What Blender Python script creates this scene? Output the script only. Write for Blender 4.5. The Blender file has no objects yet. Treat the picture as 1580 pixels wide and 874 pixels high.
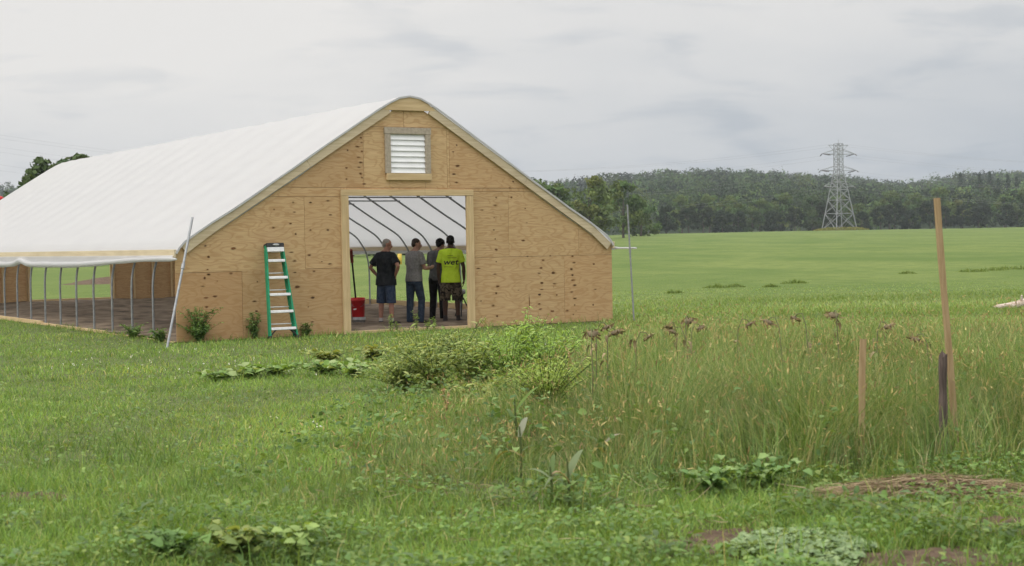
import bpy, bmesh, math, random
import numpy as np
from mathutils import Vector, Matrix
from mathutils.bvhtree import BVHTree

R = math.radians
scene = bpy.context.scene
COL = scene.collection

# ------------------------------------------------------------------ camera
CAM_H = 1.61
F_PX = 2388.4                                   # focal length in photo pixels (1580 wide)
_pit, _roll = R(-1.485), R(1.0156)
_d = Vector((0, math.cos(_pit), math.sin(_pit)))
_r0 = Vector((1, 0, 0)); _u0 = Vector((0, -math.sin(_pit), math.cos(_pit)))
_r = _r0 * math.cos(_roll) - _u0 * math.sin(_roll)
_u = _r0 * math.sin(_roll) + _u0 * math.cos(_roll)
cam_data = bpy.data.cameras.new('camera')
cam_data.lens = F_PX / 1580 * 36
cam_data.sensor_width = 36
cam_data.clip_start = 0.1
cam_data.clip_end = 9000
cam_data.dof.use_dof = True
cam_data.dof.focus_distance = 27.5
cam_data.dof.aperture_fstop = 4.2
cam = bpy.data.objects.new('camera', cam_data)
COL.objects.link(cam)
M = Matrix((_r, _u, -_d)).transposed().to_4x4()
M.translation = Vector((0, 0, CAM_H))
cam.matrix_world = M
scene.camera = cam

def ray(px, py):
    return _r * ((px - 790) / F_PX) - _u * ((py - 437) / F_PX) + _d
def ground_at(px, py, z=0.0):
    v = ray(px, py); t = (z - CAM_H) / v.z
    return Vector((0, 0, CAM_H)) + v * t
def at_depth(px, py, Y):
    v = ray(px, py)
    return Vector((0, 0, CAM_H)) + v * (Y / v.y)

# ------------------------------------------------------------------ view, sky, sun
vs = scene.view_settings
vs.view_transform = 'Standard'; vs.look = 'None'; vs.gamma = 1.0
vs.use_curve_mapping = False
vs.exposure = 0.0
SUN_EL, SUN_AZ = R(55), R(-42)                  # azimuth measured from +Y towards +X
sun_dir = Vector((math.sin(SUN_AZ) * math.cos(SUN_EL), math.cos(SUN_AZ) * math.cos(SUN_EL), math.sin(SUN_EL)))
SUN_FROM = Vector((-0.62, -0.50, 0.95)).normalized()
SUN_EL = math.asin(SUN_FROM.z); SUN_AZ = math.atan2(SUN_FROM.x, SUN_FROM.y)

world = bpy.data.worlds.new('World'); scene.world = world
world.use_nodes = True
nt = world.node_tree; nt.nodes.clear()
def N(t, kind, **kw):
    n = t.nodes.new(kind)
    for k, v in kw.items(): setattr(n, k, v)
    return n
def math_node(t, op, a, b=None, c=None):
    n = N(t, 'ShaderNodeMath', operation=op)
    for i, v in enumerate((a, b, c)):
        if v is None: continue
        if isinstance(v, (int, float)): n.inputs[i].default_value = v
        else: t.links.new(v, n.inputs[i])
    return n.outputs[0]
def mix_col(t, fac, a, b, blend='MIX'):
    n = N(t, 'ShaderNodeMix', data_type='RGBA', blend_type=blend)
    for i, v in ((0, fac), (6, a), (7, b)):
        if isinstance(v, (int, float)): n.inputs[i].default_value = v
        elif isinstance(v, (tuple, list)): n.inputs[i].default_value = (*v, 1) if len(v) == 3 else v
        else: t.links.new(v, n.inputs[i])
    return n.outputs[2]
def map_range(t, v, a, b, c=0.0, d=1.0, smooth=True):
    n = N(t, 'ShaderNodeMapRange', interpolation_type='SMOOTHSTEP' if smooth else 'LINEAR')
    t.links.new(v, n.inputs[0])
    for i, x in enumerate((a, b, c, d)): n.inputs[i + 1].default_value = x
    return n.outputs[0]
def noise(t, vec, scale, detail=3.0, rough=0.55, dist=0.0, out=0):
    n = N(t, 'ShaderNodeTexNoise')
    n.inputs['Scale'].default_value = scale; n.inputs['Detail'].default_value = detail
    n.inputs['Roughness'].default_value = rough; n.inputs['Distortion'].default_value = dist
    if vec is not None: t.links.new(vec, n.inputs['Vector'])
    return n.outputs[out]
def scaled(t, vec, s, loc=(0, 0, 0)):
    n = N(t, 'ShaderNodeMapping'); n.inputs['Scale'].default_value = s; n.inputs['Location'].default_value = loc
    t.links.new(vec, n.inputs['Vector']); return n.outputs[0]

sky = N(nt, 'ShaderNodeTexSky', sky_type='NISHITA', sun_disc=False)
sky.sun_elevation = SUN_EL; sky.sun_rotation = SUN_AZ
sky.dust_density = 4.0; sky.air_density = 1.0
tc = N(nt, 'ShaderNodeTexCoord')
vec = tc.outputs['Generated']
sep = N(nt, 'ShaderNodeSeparateXYZ'); nt.links.new(vec, sep.inputs[0])
zz = sep.outputs['Z']; xx = sep.outputs['X']
# big cloud masses, low streaks and small puffs, laid out by direction
big = noise(nt, scaled(nt, vec, (4.0, 4.0, 15.0), (0.3, 0.0, 1.7)), 1.0, 4, 0.5, 0.3)
streak = noise(nt, scaled(nt, vec, (10.0, 10.0, 44.0), (5.1, 2.0, 3.1)), 1.0, 4, 0.5, 0.3)
side = map_range(nt, xx, -0.30, 0.36, 1.0, 0.0)             # bright towards the left
low = map_range(nt, zz, 0.012, 0.135, 0.0, 1.0)             # greyer towards the horizon
lum = math_node(nt, 'ADD', math_node(nt, 'MULTIPLY', side, 0.44), math_node(nt, 'MULTIPLY', low, 0.60))
lum = math_node(nt, 'ADD', lum, math_node(nt, 'MULTIPLY', math_node(nt, 'SUBTRACT', big, 0.5), 0.75))
dark = map_range(nt, streak, 0.50, 0.72, 0.0, 0.28)
lum = math_node(nt, 'SUBTRACT', lum, dark)
lum = map_range(nt, lum, 0.02, 0.92, 0.0, 1.0, False)
cloud = mix_col(nt, lum, (4.5, 4.95, 5.5), (8.45, 8.25, 8.0))
# an overcast sky is about three times as bright overhead as at the horizon
zen = map_range(nt, zz, 0.17, 0.85, 1.0, 2.9)
cloud = mix_col(nt, 1.0, cloud, zen, 'MULTIPLY')
skycol = mix_col(nt, 0.96, sky.outputs[0], cloud)
bg = N(nt, 'ShaderNodeBackground'); bg.inputs['Strength'].default_value = 0.1
nt.links.new(skycol, bg.inputs['Color'])
wo = N(nt, 'ShaderNodeOutputWorld'); nt.links.new(bg.outputs[0], wo.inputs['Surface'])

sun_data = bpy.data.lights.new('sun', 'SUN'); sun_data.energy = 1.1; sun_data.angle = R(25)
sun_data.color = (1.0, 0.96, 0.90)
sun = bpy.data.objects.new('sun', sun_data); COL.objects.link(sun)
sun.rotation_euler = SUN_FROM.to_track_quat('Z', 'Y').to_euler()
sun.location = (0, 0, 60)

# ------------------------------------------------------------------ helpers: objects
def tag(o, label=None, cat=None, group=None, kind=None):
    if label: o['label'] = label
    if cat: o['category'] = cat
    if group: o['group'] = group
    if kind: o['kind'] = kind
    return o
def empty(name, loc=(0, 0, 0), rz=0.0):
    o = bpy.data.objects.new(name, None); COL.objects.link(o)
    o.location = loc; o.rotation_euler = (0, 0, rz); o.empty_display_size = 0.2
    return o
def link(name, me, parent=None, mats=()):
    for m in mats: me.materials.append(m)
    o = bpy.data.objects.new(name, me); COL.objects.link(o)
    if parent: o.parent = parent
    return o
def copy_tree(o, parent=None):
    c = o.copy(); COL.objects.link(c)
    if parent: c.parent = parent
    for ch in o.children: copy_tree(ch, c)
    return c

class MB:
    """collects polygons of one part"""
    def __init__(s): s.v = []; s.f = []; s.mi = []; s.sm = []; s.col = {}
    def poly(s, pts, mi=0, smooth=False):
        b = len(s.v); s.v += [tuple(p) for p in pts]; s.f.append(list(range(b, b + len(pts)))); s.mi.append(mi); s.sm.append(smooth)
    def faces(s, pts, fs, mi=0, smooth=False):
        b = len(s.v); s.v += [tuple(p) for p in pts]
        for f in fs: s.f.append([i + b for i in f]); s.mi.append(mi); s.sm.append(smooth)
        return b
    def bar(s, p0, p1, w, h, up=(0, 0, 1), mi=0):
        p0 = Vector(p0); p1 = Vector(p1); d = (p1 - p0).normalized(); up = Vector(up)
        a = d.cross(up)
        if a.length < 1e-4: a = d.cross(Vector((1, 0, 0)))
        a.normalize(); b = a.cross(d).normalized()
        a *= w / 2; b *= h / 2
        P = [p0 - a - b, p0 + a - b, p0 + a + b, p0 - a + b, p1 - a - b, p1 + a - b, p1 + a + b, p1 - a + b]
        s.faces(P, [(0, 1, 2, 3), (7, 6, 5, 4), (0, 4, 5, 1), (1, 5, 6, 2), (2, 6, 7, 3), (3, 7, 4, 0)], mi)
    def box(s, x0, x1, y0, y1, z0, z1, mi=0):
        P = [(x0, y0, z0), (x1, y0, z0), (x1, y1, z0), (x0, y1, z0), (x0, y0, z1), (x1, y0, z1), (x1, y1, z1), (x0, y1, z1)]
        s.faces(P, [(3, 2, 1, 0), (4, 5, 6, 7), (0, 1, 5, 4), (1, 2, 6, 5), (2, 3, 7, 6), (3, 0, 4, 7)], mi)
    def tube(s, pts, r, n=8, cap=True, mi=0):
        pts = [Vector(p) for p in pts]
        rs = r if isinstance(r, (list, tuple)) else [r] * len(pts)
        P = []; prev = None
        for i, p in enumerate(pts):
            d = (pts[min(i + 1, len(pts) - 1)] - pts[max(i - 1, 0)]).normalized()
            if prev is None:
                a = d.cross(Vector((0, 0, 1)))
                if a.length < 1e-3: a = d.cross(Vector((1, 0, 0)))
            else: a = prev - d * prev.dot(d)
            a.normalize(); prev = a; b = d.cross(a)
            for k in range(n):
                t = 2 * math.pi * k / n
                P.append(p + (a * math.cos(t) + b * math.sin(t)) * rs[i])
        fs = []
        for i in range(len(pts) - 1):
            for k in range(n):
                fs.append((i * n + k, i * n + (k + 1) % n, (i + 1) * n + (k + 1) % n, (i + 1) * n + k))
        s.faces(P, fs, mi, True)
        if cap:
            s.poly([P[k] for k in range(n)][::-1], mi); s.poly([P[(len(pts) - 1) * n + k] for k in range(n)], mi)
    def lathe(s, prof, n=20, c=(0, 0, 0), mi=0, smooth=True):
        P = []; cx, cy, cz = c
        for r, z in prof:
            for k in range(n):
                t = 2 * math.pi * k / n; P.append((cx + r * math.cos(t), cy + r * math.sin(t), cz + z))
        fs = []
        for i in range(len(prof) - 1):
            for k in range(n):
                fs.append((i * n + k, i * n + (k + 1) % n, (i + 1) * n + (k + 1) % n, (i + 1) * n + k))
        s.faces(P, fs, mi, smooth)
    def mesh(s, name):
        me = bpy.data.meshes.new(name); me.from_pydata(s.v, [], s.f)
        me.polygons.foreach_set('material_index', s.mi); me.polygons.foreach_set('use_smooth', s.sm)
        me.update(); return me
    def build(s, name, mats, parent=None):
        if not isinstance(mats, (list, tuple)): mats = [mats]
        return link(name, s.mesh(name), parent, mats)

def fastmesh(name, V, Q=None, T=None, col=None):
    """big mesh from arrays of vertices, quads and triangles with a per-point colour"""
    me = bpy.data.meshes.new(name)
    Q = np.zeros((0, 4), int) if Q is None else Q
    T = np.zeros((0, 3), int) if T is None else T
    me.vertices.add(len(V)); me.vertices.foreach_set('co', np.ascontiguousarray(V, np.float32).ravel())
    loops = np.concatenate([Q.ravel(), T.ravel()]).astype(np.int32)
    me.loops.add(len(loops)); me.loops.foreach_set('vertex_index', loops)
    nq, ntt = len(Q), len(T)
    st = np.concatenate([np.arange(nq) * 4, nq * 4 + np.arange(ntt) * 3]).astype(np.int32)
    me.polygons.add(nq + ntt); me.polygons.foreach_set('loop_start', st)
    try: me.polygons.foreach_set('loop_total', np.concatenate([np.full(nq, 4), np.full(ntt, 3)]).astype(np.int32))
    except Exception: pass
    if col is not None:
        at = me.attributes.new('col', 'FLOAT_COLOR', 'POINT')
        c4 = np.ones((len(V), 4), np.float32); c4[:, :3] = col
        at.data.foreach_set('color', c4.ravel())
    me.update(calc_edges=True)
    return me

rng = np.random.default_rng(11)
def vnoise(x, y, scale, seed=0):
    """smooth value noise in 0..1"""
    r = np.random.default_rng(seed).random((256, 256))
    u, v = np.asarray(x) / scale, np.asarray(y) / scale
    i, j = np.floor(u).astype(int), np.floor(v).astype(int)
    a, b = u - i, v - j
    a = a * a * (3 - 2 * a); b = b * b * (3 - 2 * b)
    g = lambda p, q: r[p % 256, q % 256]
    return (g(i, j) * (1 - a) + g(i + 1, j) * a) * (1 - b) + (g(i, j + 1) * (1 - a) + g(i + 1, j + 1) * a) * b
def sstep(a, b, x):
    t = np.clip((np.asarray(x, float) - a) / (b - a), 0, 1); return t * t * (3 - 2 * t)

# ------------------------------------------------------------------ materials
def new_mat(name):
    m = bpy.data.materials.new(name); m.use_nodes = True
    t = m.node_tree; t.nodes.clear()
    o = N(t, 'ShaderNodeOutputMaterial'); return m, t, o
def principled(t, o, col, rough=0.7, metal=0.0, spec=0.3, bump=None, bstr=0.3, bdist=0.01):
    p = N(t, 'ShaderNodeBsdfPrincipled')
    if isinstance(col, (tuple, list)): p.inputs['Base Color'].default_value = (*col, 1)
    else: t.links.new(col, p.inputs['Base Color'])
    if isinstance(rough, (int, float)): p.inputs['Roughness'].default_value = rough
    else: t.links.new(rough, p.inputs['Roughness'])
    p.inputs['Metallic'].default_value = metal
    p.inputs['Specular IOR Level'].default_value = spec
    if bump is not None:
        b = N(t, 'ShaderNodeBump'); b.inputs['Strength'].default_value = bstr; b.inputs['Distance'].default_value = bdist
        t.links.new(bump, b.inputs['Height']); t.links.new(b.outputs[0], p.inputs['Normal'])
    t.links.new(p.outputs[0], o.inputs['Surface']); return p
def objvec(t): return N(t, 'ShaderNodeTexCoord').outputs['Object']
def posvec(t): return N(t, 'ShaderNodeNewGeometry').outputs['Position']

def mottled(name, c1, c2, scale=8, rough=0.7, metal=0.0, spec=0.3, stretch=(1, 1, 1), bstr=0.25, bdist=0.004, detail=4):
    m, t, o = new_mat(name)
    n = noise(t, scaled(t, objvec(t), stretch), scale, detail, 0.6)
    f = map_range(t, n, 0.3, 0.7)
    principled(t, o, mix_col(t, f, c1, c2), rough, metal, spec, n, bstr, bdist); return m

def leaf_mat(name, trans=0.35, rough=0.6, spec=0.25, tint=(1.25, 1.15, 0.55)):
    m, t, o = new_mat(name)
    a = N(t, 'ShaderNodeAttribute', attribute_name='col')
    p = N(t, 'ShaderNodeBsdfPrincipled'); t.links.new(a.outputs['Color'], p.inputs['Base Color'])
    p.inputs['Roughness'].default_value = rough; p.inputs['Specular IOR Level'].default_value = spec
    tr = N(t, 'ShaderNodeBsdfTranslucent')
    t.links.new(mix_col(t, 1.0, a.outputs['Color'], tint, 'MULTIPLY'), tr.inputs['Color'])
    mx = N(t, 'ShaderNodeMixShader'); mx.inputs[0].default_value = trans
    t.links.new(p.outputs[0], mx.inputs[1]); t.links.new(tr.outputs[0], mx.inputs[2])
    t.links.new(mx.outputs[0], o.inputs['Surface']); return m

MAT = {}
MAT['leaf'] = leaf_mat('leaf')
MAT['blade'] = leaf_mat('grass_blade', 0.32, 0.55, 0.3)
MAT['crown'] = leaf_mat('tree_leaves', 0.2, 0.75, 0.12)
MAT['dry'] = leaf_mat('dry_stalks', 0.15, 0.8, 0.15, (1, 0.95, 0.8))
MAT['bark'] = mottled('bark', (0.06, 0.05, 0.04), (0.13, 0.11, 0.09), 6, 0.9, 0, 0.1, (1, 1, 0.3), 0.6, 0.02)
MAT['steel'] = mottled('galvanised_steel', (0.22, 0.23, 0.24), (0.31, 0.32, 0.33), 14, 0.5, 0.3, 0.4)
MAT['tower'] = mottled('weathered_galvanised_steel', (0.27, 0.28, 0.29), (0.36, 0.37, 0.38), 1, 0.6, 0.3, 0.4)
MAT['insulator'] = mottled('dark_insulator', (0.05, 0.045, 0.045), (0.09, 0.08, 0.08), 5, 0.4)
MAT['wire'] = mottled('aluminium_wire', (0.25, 0.26, 0.27), (0.35, 0.36, 0.37), 1, 0.5, 0.4)
MAT['stake'] = mottled('stake_wood', (0.30, 0.205, 0.108), (0.41, 0.295, 0.170), 9, 0.8, 0, 0.2, (6, 6, 0.5), 0.3)
MAT['old_wood'] = mottled('dark_weathered_wood', (0.06, 0.045, 0.04), (0.15, 0.115, 0.10), 9, 0.9, 0, 0.15, (6, 6, 0.5), 0.5)
MAT['log'] = mottled('stripped_log_wood', (0.38, 0.28, 0.21), (0.66, 0.58, 0.50), 6, 0.8, 0, 0.2, (0.7, 4, 4), 0.4)
MAT['trim_grey'] = mottled('weathered_trim', (0.33, 0.28, 0.22), (0.45, 0.385, 0.30), 7, 0.8, 0, 0.2, (3, 3, 3), 0.2)
MAT['pvc'] = mottled('white_louver_plastic', (0.80, 0.80, 0.80), (0.86, 0.86, 0.86), 4, 0.4)
MAT['green_rail'] = mottled('green_fibreglass', (0.012, 0.21, 0.10), (0.02, 0.28, 0.14), 12, 0.45)
MAT['alu'] = mottled('ladder_aluminium', (0.62, 0.62, 0.62), (0.75, 0.75, 0.74), 20, 0.4, 0.4, 0.5)
MAT['black_plastic'] = mottled('black_plastic', (0.018, 0.018, 0.02), (0.035, 0.035, 0.035), 20, 0.5)
MAT['grey_plastic'] = mottled('grey_plastic', (0.35, 0.35, 0.35), (0.45, 0.45, 0.45), 20, 0.5)
MAT['red_plastic'] = mottled('red_plastic', (0.52, 0.018, 0.02), (0.62, 0.03, 0.03), 6, 0.45)
MAT['red_paint'] = mottled('red_paint', (0.45, 0.02, 0.02), (0.55, 0.04, 0.035), 6, 0.5)
MAT['dark_red'] = mottled('dark_red_grip', (0.16, 0.03, 0.022), (0.20, 0.045, 0.03), 6, 0.6)
MAT['white_paint'] = mottled('white_print', (0.75, 0.72, 0.72), (0.8, 0.78, 0.78), 6, 0.5)
MAT['yellow_paint'] = mottled('yellow_paint', (0.62, 0.42, 0.06), (0.70, 0.50, 0.10), 6, 0.5)
MAT['soil'] = mottled('tilled_soil', (0.085, 0.064, 0.046), (0.235, 0.182, 0.132), 1.7, 0.95, 0, 0.1, (1, 1, 1), 0.8, 0.06, 8)

def lumber(name, c1, c2, axis):
    """sawn softwood: grain streaks along one axis, a few knots"""
    m, t, o = new_mat(name)
    s = [26, 26, 26]; s[axis] = 1.3
    v = objvec(t)
    g = noise(t, scaled(t, v, s), 1.0, 5, 0.6, 0.6)
    big = noise(t, v, 1.1, 3)
    c = mix_col(t, map_range(t, g, 0.3, 0.72), c1, c2)
    c = mix_col(t, map_range(t, big, 0.42, 0.7, 0, 0.35), c, tuple(x * 0.8 for x in c1))
    principled(t, o, c, 0.75, 0, 0.25, g, 0.2, 0.003); return m
for ax, nm in enumerate('xyz'):
    MAT['lumber_' + nm] = lumber('pale_lumber_' + nm, (0.50, 0.36, 0.19), (0.66, 0.50, 0.29), ax)

MAT['hip_lumber'] = lumber('pale_eave_lumber', (0.56, 0.46, 0.31), (0.68, 0.58, 0.41), 1)
def plywood(name, mul=1.0):
    m, t, o = new_mat(name)
    a = N(t, 'ShaderNodeAttribute', attribute_name='col')       # r: tone, g: redness, b: offset of the veneer
    sc = N(t, 'ShaderNodeSeparateColor'); t.links.new(a.outputs['Color'], sc.inputs[0])
    v = objvec(t)
    cx = N(t, 'ShaderNodeCombineXYZ'); t.links.new(math_node(t, 'MULTIPLY', sc.outputs[2], 37.0), cx.inputs[0]); t.links.new(math_node(t, 'MULTIPLY', sc.outputs[2], 11.0), cx.inputs[2])
    add = N(t, 'ShaderNodeVectorMath', operation='ADD'); t.links.new(v, add.inputs[0]); t.links.new(cx.outputs[0], add.inputs[1])
    vv = add.outputs[0]
    warp = noise(t, scaled(t, vv, (0.9, 1, 2.6)), 1.3, 2, 0.5)
    sx = N(t, 'ShaderNodeSeparateXYZ'); t.links.new(vv, sx.inputs[0])
    ph = math_node(t, 'ADD', math_node(t, 'MULTIPLY', sx.outputs[2], 5.5), math_node(t, 'MULTIPLY', warp, 11.0))
    fine = noise(t, scaled(t, vv, (2.2, 1, 55)), 1.0, 3, 0.6)
    band = math_node(t, 'SINE', math_node(t, 'MULTIPLY', math_node(t, 'ADD', ph, math_node(t, 'MULTIPLY', fine, 0.5)), 6.2832))
    band = map_range(t, band, 0.1, 1.0, 0.0, 1.0)
    c = mix_col(t, map_range(t, fine, 0.3, 0.7), (0.465 * mul, 0.312 * mul, 0.160 * mul), (0.585 * mul, 0.412 * mul, 0.222 * mul))
    c = mix_col(t, math_node(t, 'MULTIPLY', band, 0.40), c, (0.35 * mul, 0.19 * mul, 0.075 * mul))
    blot = noise(t, scaled(t, vv, (1.3, 1, 1.0)), 1.6, 4, 0.6)
    c = mix_col(t, map_range(t, blot, 0.50, 0.80, 0, 0.4), c, (0.37 * mul, 0.22 * mul, 0.10 * mul))
    c = mix_col(t, math_node(t, 'MULTIPLY', sc.outputs[1], 0.55), c, (0.40 * mul, 0.21 * mul, 0.095 * mul))
    c = mix_col(t, 1.0, c, math_node(t, 'ADD', 0.72, math_node(t, 'MULTIPLY', sc.outputs[0], 0.5)), 'MULTIPLY')
    principled(t, o, c, 0.75, 0, 0.25, fine, 0.15, 0.002); return m
MAT['plywood'] = plywood('plywood')
def knot_mat():
    m, t, o = new_mat('plywood_knots')
    a = N(t, 'ShaderNodeAttribute', attribute_name='col')
    sc = N(t, 'ShaderNodeSeparateColor'); t.links.new(a.outputs['Color'], sc.inputs[0])
    p = N(t, 'ShaderNodeBsdfPrincipled'); p.inputs['Roughness'].default_value = 0.7; p.inputs['Specular IOR Level'].default_value = 0.2
    t.links.new(mix_col(t, sc.outputs[1], (0.06, 0.030, 0.015), (0.20, 0.085, 0.035)), p.inputs['Base Color'])
    tr = N(t, 'ShaderNodeBsdfTransparent'); mx = N(t, 'ShaderNodeMixShader')
    t.links.new(map_range(t, sc.outputs[0], 0.0, 0.75), mx.inputs[0])
    t.links.new(tr.outputs[0], mx.inputs[1]); t.links.new(p.outputs[0], mx.inputs[2]); t.links.new(mx.outputs[0], o.inputs['Surface'])
    return m
MAT['knot'] = knot_mat()

def film(name, trans, wr=0.5, mul=1.0):
    m, t, o = new_mat(name)
    v = objvec(t)
    n1 = noise(t, scaled(t, v, (1.1, 0.55, 1.1)), 2.2, 4, 0.55, 0.4)
    n2 = noise(t, scaled(t, v, (0.6, 3.0, 0.6)), 2.0, 3, 0.5, 0.2)
    n3 = noise(t, scaled(t, v, (1.2, 5.5, 1.2)), 1.6, 3, 0.5, 1.2)
    h = math_node(t, 'ADD', math_node(t, 'ADD', n1, math_node(t, 'MULTIPLY', n2, 0.7)), math_node(t, 'MULTIPLY', n3, 0.8))
    p = N(t, 'ShaderNodeBsdfPrincipled')
    t.links.new(mix_col(t, map_range(t, n1, 0.3, 0.7), (0.67 * mul, 0.67 * mul, 0.68 * mul), (0.70 * mul, 0.70 * mul, 0.705 * mul)), p.inputs['Base Color'])
    p.inputs['Roughness'].default_value = 0.38; p.inputs['Specular IOR Level'].default_value = 0.35
    b = N(t, 'ShaderNodeBump'); b.inputs['Strength'].default_value = wr; b.inputs['Distance'].default_value = 0.03
    t.links.new(h, b.inputs['Height']); t.links.new(b.outputs[0], p.inputs['Normal'])
    tr = N(t, 'ShaderNodeBsdfTranslucent'); tr.inputs['Color'].default_value = (0.72 * mul, 0.72 * mul, 0.73 * mul, 1)
    mx = N(t, 'ShaderNodeMixShader'); mx.inputs[0].default_value = trans
    t.links.new(p.outputs[0], mx.inputs[1]); t.links.new(tr.outputs[0], mx.inputs[2]); t.links.new(mx.outputs[0], o.inputs['Surface'])
    return m
MAT['film'] = film('white_roof_film', 0.42, 0.20)
MAT['film_edge'] = film('wrinkled_film_edge', 0.35, 1.0, 0.85)
MAT['curtain'] = film('milky_curtain_film', 0.45, 0.8)

# ------------------------------------------------------------------ terrain
def terrain(x, y):
    x = np.asarray(x, float); y = np.asarray(y, float)
    yy = np.maximum(y, 1.0); u = x / yy
    side = sstep(-0.07, 0.09, u)
    z = 4.1 * sstep(60, 620, y) * (0.12 + 0.88 * side)
    z = z + 0.06 * (vnoise(x, y, 9.0, 5) - 0.5) * sstep(36, 60, y) + 0.28 * (vnoise(x, y, 33.0, 8) - 0.5) * sstep(45, 120, y)
    z = z + 0.03 * (vnoise(x + 50, y + 50, 2.3, 6) - 0.5) * (1 - sstep(24, 36, y))
    hy = y + 90 * (vnoise(x, y, 420.0, 9) - 0.5)
    hill = 46 * sstep(600, 1650, hy) ** 0.85 * (0.72 + 0.40 * vnoise(x + 900, y, 300.0, 12) + 0.22 * vnoise(x + 300, y, 120.0, 14))
    hill = hill * (0.98 + 0.16 * np.exp(-((u - 0.13) / 0.055) ** 2) - 0.20 * np.exp(-((u - 0.255) / 0.03) ** 2) - 0.03 * np.exp(-((u - 0.33) / 0.05) ** 2) - 0.10 * np.exp(-((u - 0.03) / 0.03) ** 2))
    z = z + hill * sstep(640, 800, y)
    return z
def terrain1(x, y): return float(terrain(np.array([x]), np.array([y]))[0])

def ground_mat():
    m, t, o = new_mat('grassy_ground')
    v = posvec(t)
    n1 = noise(t, v, 0.9, 5, 0.6); n2 = noise(t, scaled(t, v, (0.09, 0.035, 0.09)), 1.0, 6, 0.65, 0.8)
    n3 = noise(t, v, 9.0, 4, 0.7)
    c = mix_col(t, map_range(t, n2, 0.32, 0.68), (0.095, 0.146, 0.034), (0.165, 0.206, 0.058))
    c = mix_col(t, map_range(t, n1, 0.35, 0.7, 0, 0.7), c, (0.082, 0.126, 0.030))
    c = mix_col(t, map_range(t, n3, 0.5, 0.8, 0, 0.5), c, (0.16, 0.185, 0.07))
    sx = N(t, 'ShaderNodeSeparateXYZ'); t.links.new(v, sx.inputs[0])
    near = map_range(t, sx.outputs[1], 30, 48, 1.0, 0.0)
    thatch = mix_col(t, map_range(t, n3, 0.3, 0.7), (0.065, 0.090, 0.028), (0.135, 0.155, 0.062))
    soil = mix_col(t, map_range(t, n1, 0.55, 0.85, 0, 0.6), thatch, (0.10, 0.075, 0.048))
    c = mix_col(t, near, c, soil)
    wood = map_range(t, sx.outputs[1], 640, 700, 0.0, 1.0)
    c = mix_col(t, wood, c, (0.022, 0.035, 0.014))
    h = math_node(t, 'ADD', n3, n1)
    principled(t, o, c, 0.95, 0, 0.1, h, 0.7, 0.06); return m
ys = np.concatenate([np.linspace(-30, 4, 10), np.linspace(5, 40, 90), np.geomspace(41, 2300, 110)])
ax = np.concatenate([np.linspace(-1, 1, 141)])
gx = np.sign(ax) * np.abs(ax) ** 1.5
V = []
for yv in ys:
    hw = 40 + abs(yv) * 0.75
    xs_ = gx * hw
    V.append(np.stack([xs_, np.full_like(xs_, yv), terrain(xs_, np.full_like(xs_, yv))], 1))
V = np.concatenate(V); nx = len(gx)
ii, jj = np.meshgrid(np.arange(len(ys) - 1), np.arange(nx - 1), indexing='ij')
b0 = (ii * nx + jj).ravel()
Q = np.stack([b0, b0 + 1, b0 + nx + 1, b0 + nx], 1)
me = fastmesh('ground', V, Q); me.polygons.foreach_set('use_smooth', np.ones(len(Q), bool))
tag(link('ground', me, None, [ground_mat()]), kind='structure')

# ------------------------------------------------------------------ greenhouse
GX, GY, GA = -5.7625, 26.5003, R(31.568)
W, L = 9.14, 22.47
g_dir = Vector((math.cos(GA), math.sin(GA), 0)); l_dir = Vector((-math.sin(GA), math.cos(GA), 0))
def gl(s, l, z=0.0): return Vector((GX, GY, 0)) + g_dir * s + l_dir * l + Vector((0, 0, z))
def to_local(x, y):
    dx, dy = x - GX, y - GY
    return dx * math.cos(GA) + dy * math.sin(GA), -dx * math.sin(GA) + dy * math.cos(GA)
gh = empty('greenhouse', (GX, GY, 0), GA)
tag(gh, 'large plywood fronted greenhouse with white film roof and open doorway', 'greenhouse')
HALF = [(0.0, 1.53), (0.06, 1.63), (0.16, 1.735), (0.36, 1.87), (0.65, 2.055), (1.03, 2.275), (1.42, 2.52), (1.82, 2.775), (2.2, 3.015), (2.55, 3.245), (2.9, 3.47), (3.25, 3.69), (3.6, 3.91), (3.92, 4.11), (4.15, 4.24), (4.35, 4.335), (4.57, 4.37)]
PROF = HALF + [(W - s, z) for s, z in HALF[-2::-1]]
def roof_z(s):
    for (a, za), (b, zb) in zip(PROF[:-1], PROF[1:]):
        if a <= s <= b: return za + (zb - za) * (s - a) / (b - a)
    return 1.53
def inset(d):
    """the roof profile moved inwards by d"""
    out = []
    for i, (s, z) in enumerate(PROF):
        a = PROF[max(i - 1, 0)]; b = PROF[min(i + 1, len(PROF) - 1)]
        t = Vector((b[0] - a[0], b[1] - a[1])).normalized()
        out.append((s + t.y * d, z - t.x * d))
    return out

def clip(poly, inside, cut):
    out = []
    for i in range(len(poly)):
        a, b = poly[i], poly[(i + 1) % len(poly)]
        ia, ib = inside(a), inside(b)
        if ia: out.append(a)
        if ia != ib: out.append(cut(a, b))
    return out
def clip_half(poly, n, d):
    f = lambda p: p[0] * n[0] + p[1] * n[1] - d
    def cut(a, b):
        fa, fb = f(a), f(b); t = fa / (fa - fb); return (a[0] + (b[0] - a[0]) * t, a[1] + (b[1] - a[1]) * t)
    return clip(poly, lambda p: f(p) <= 1e-9, cut) if poly else poly
DOOR = (3.27, 5.77, 2.52)
VENT = (4.15, 4.90, 2.94, 3.66)
def clip_roof(poly):
    pts = inset(0.03)
    for (a, b) in zip(pts[:-1], pts[1:]):
        n = (-(b[1] - a[1]), b[0] - a[0]); ln = math.hypot(*n)
        if ln < 1e-6: continue
        n = (n[0] / ln, n[1] / ln)
        poly = clip_half(poly, n, n[0] * a[0] + n[1] * a[1])
    return poly
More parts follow.
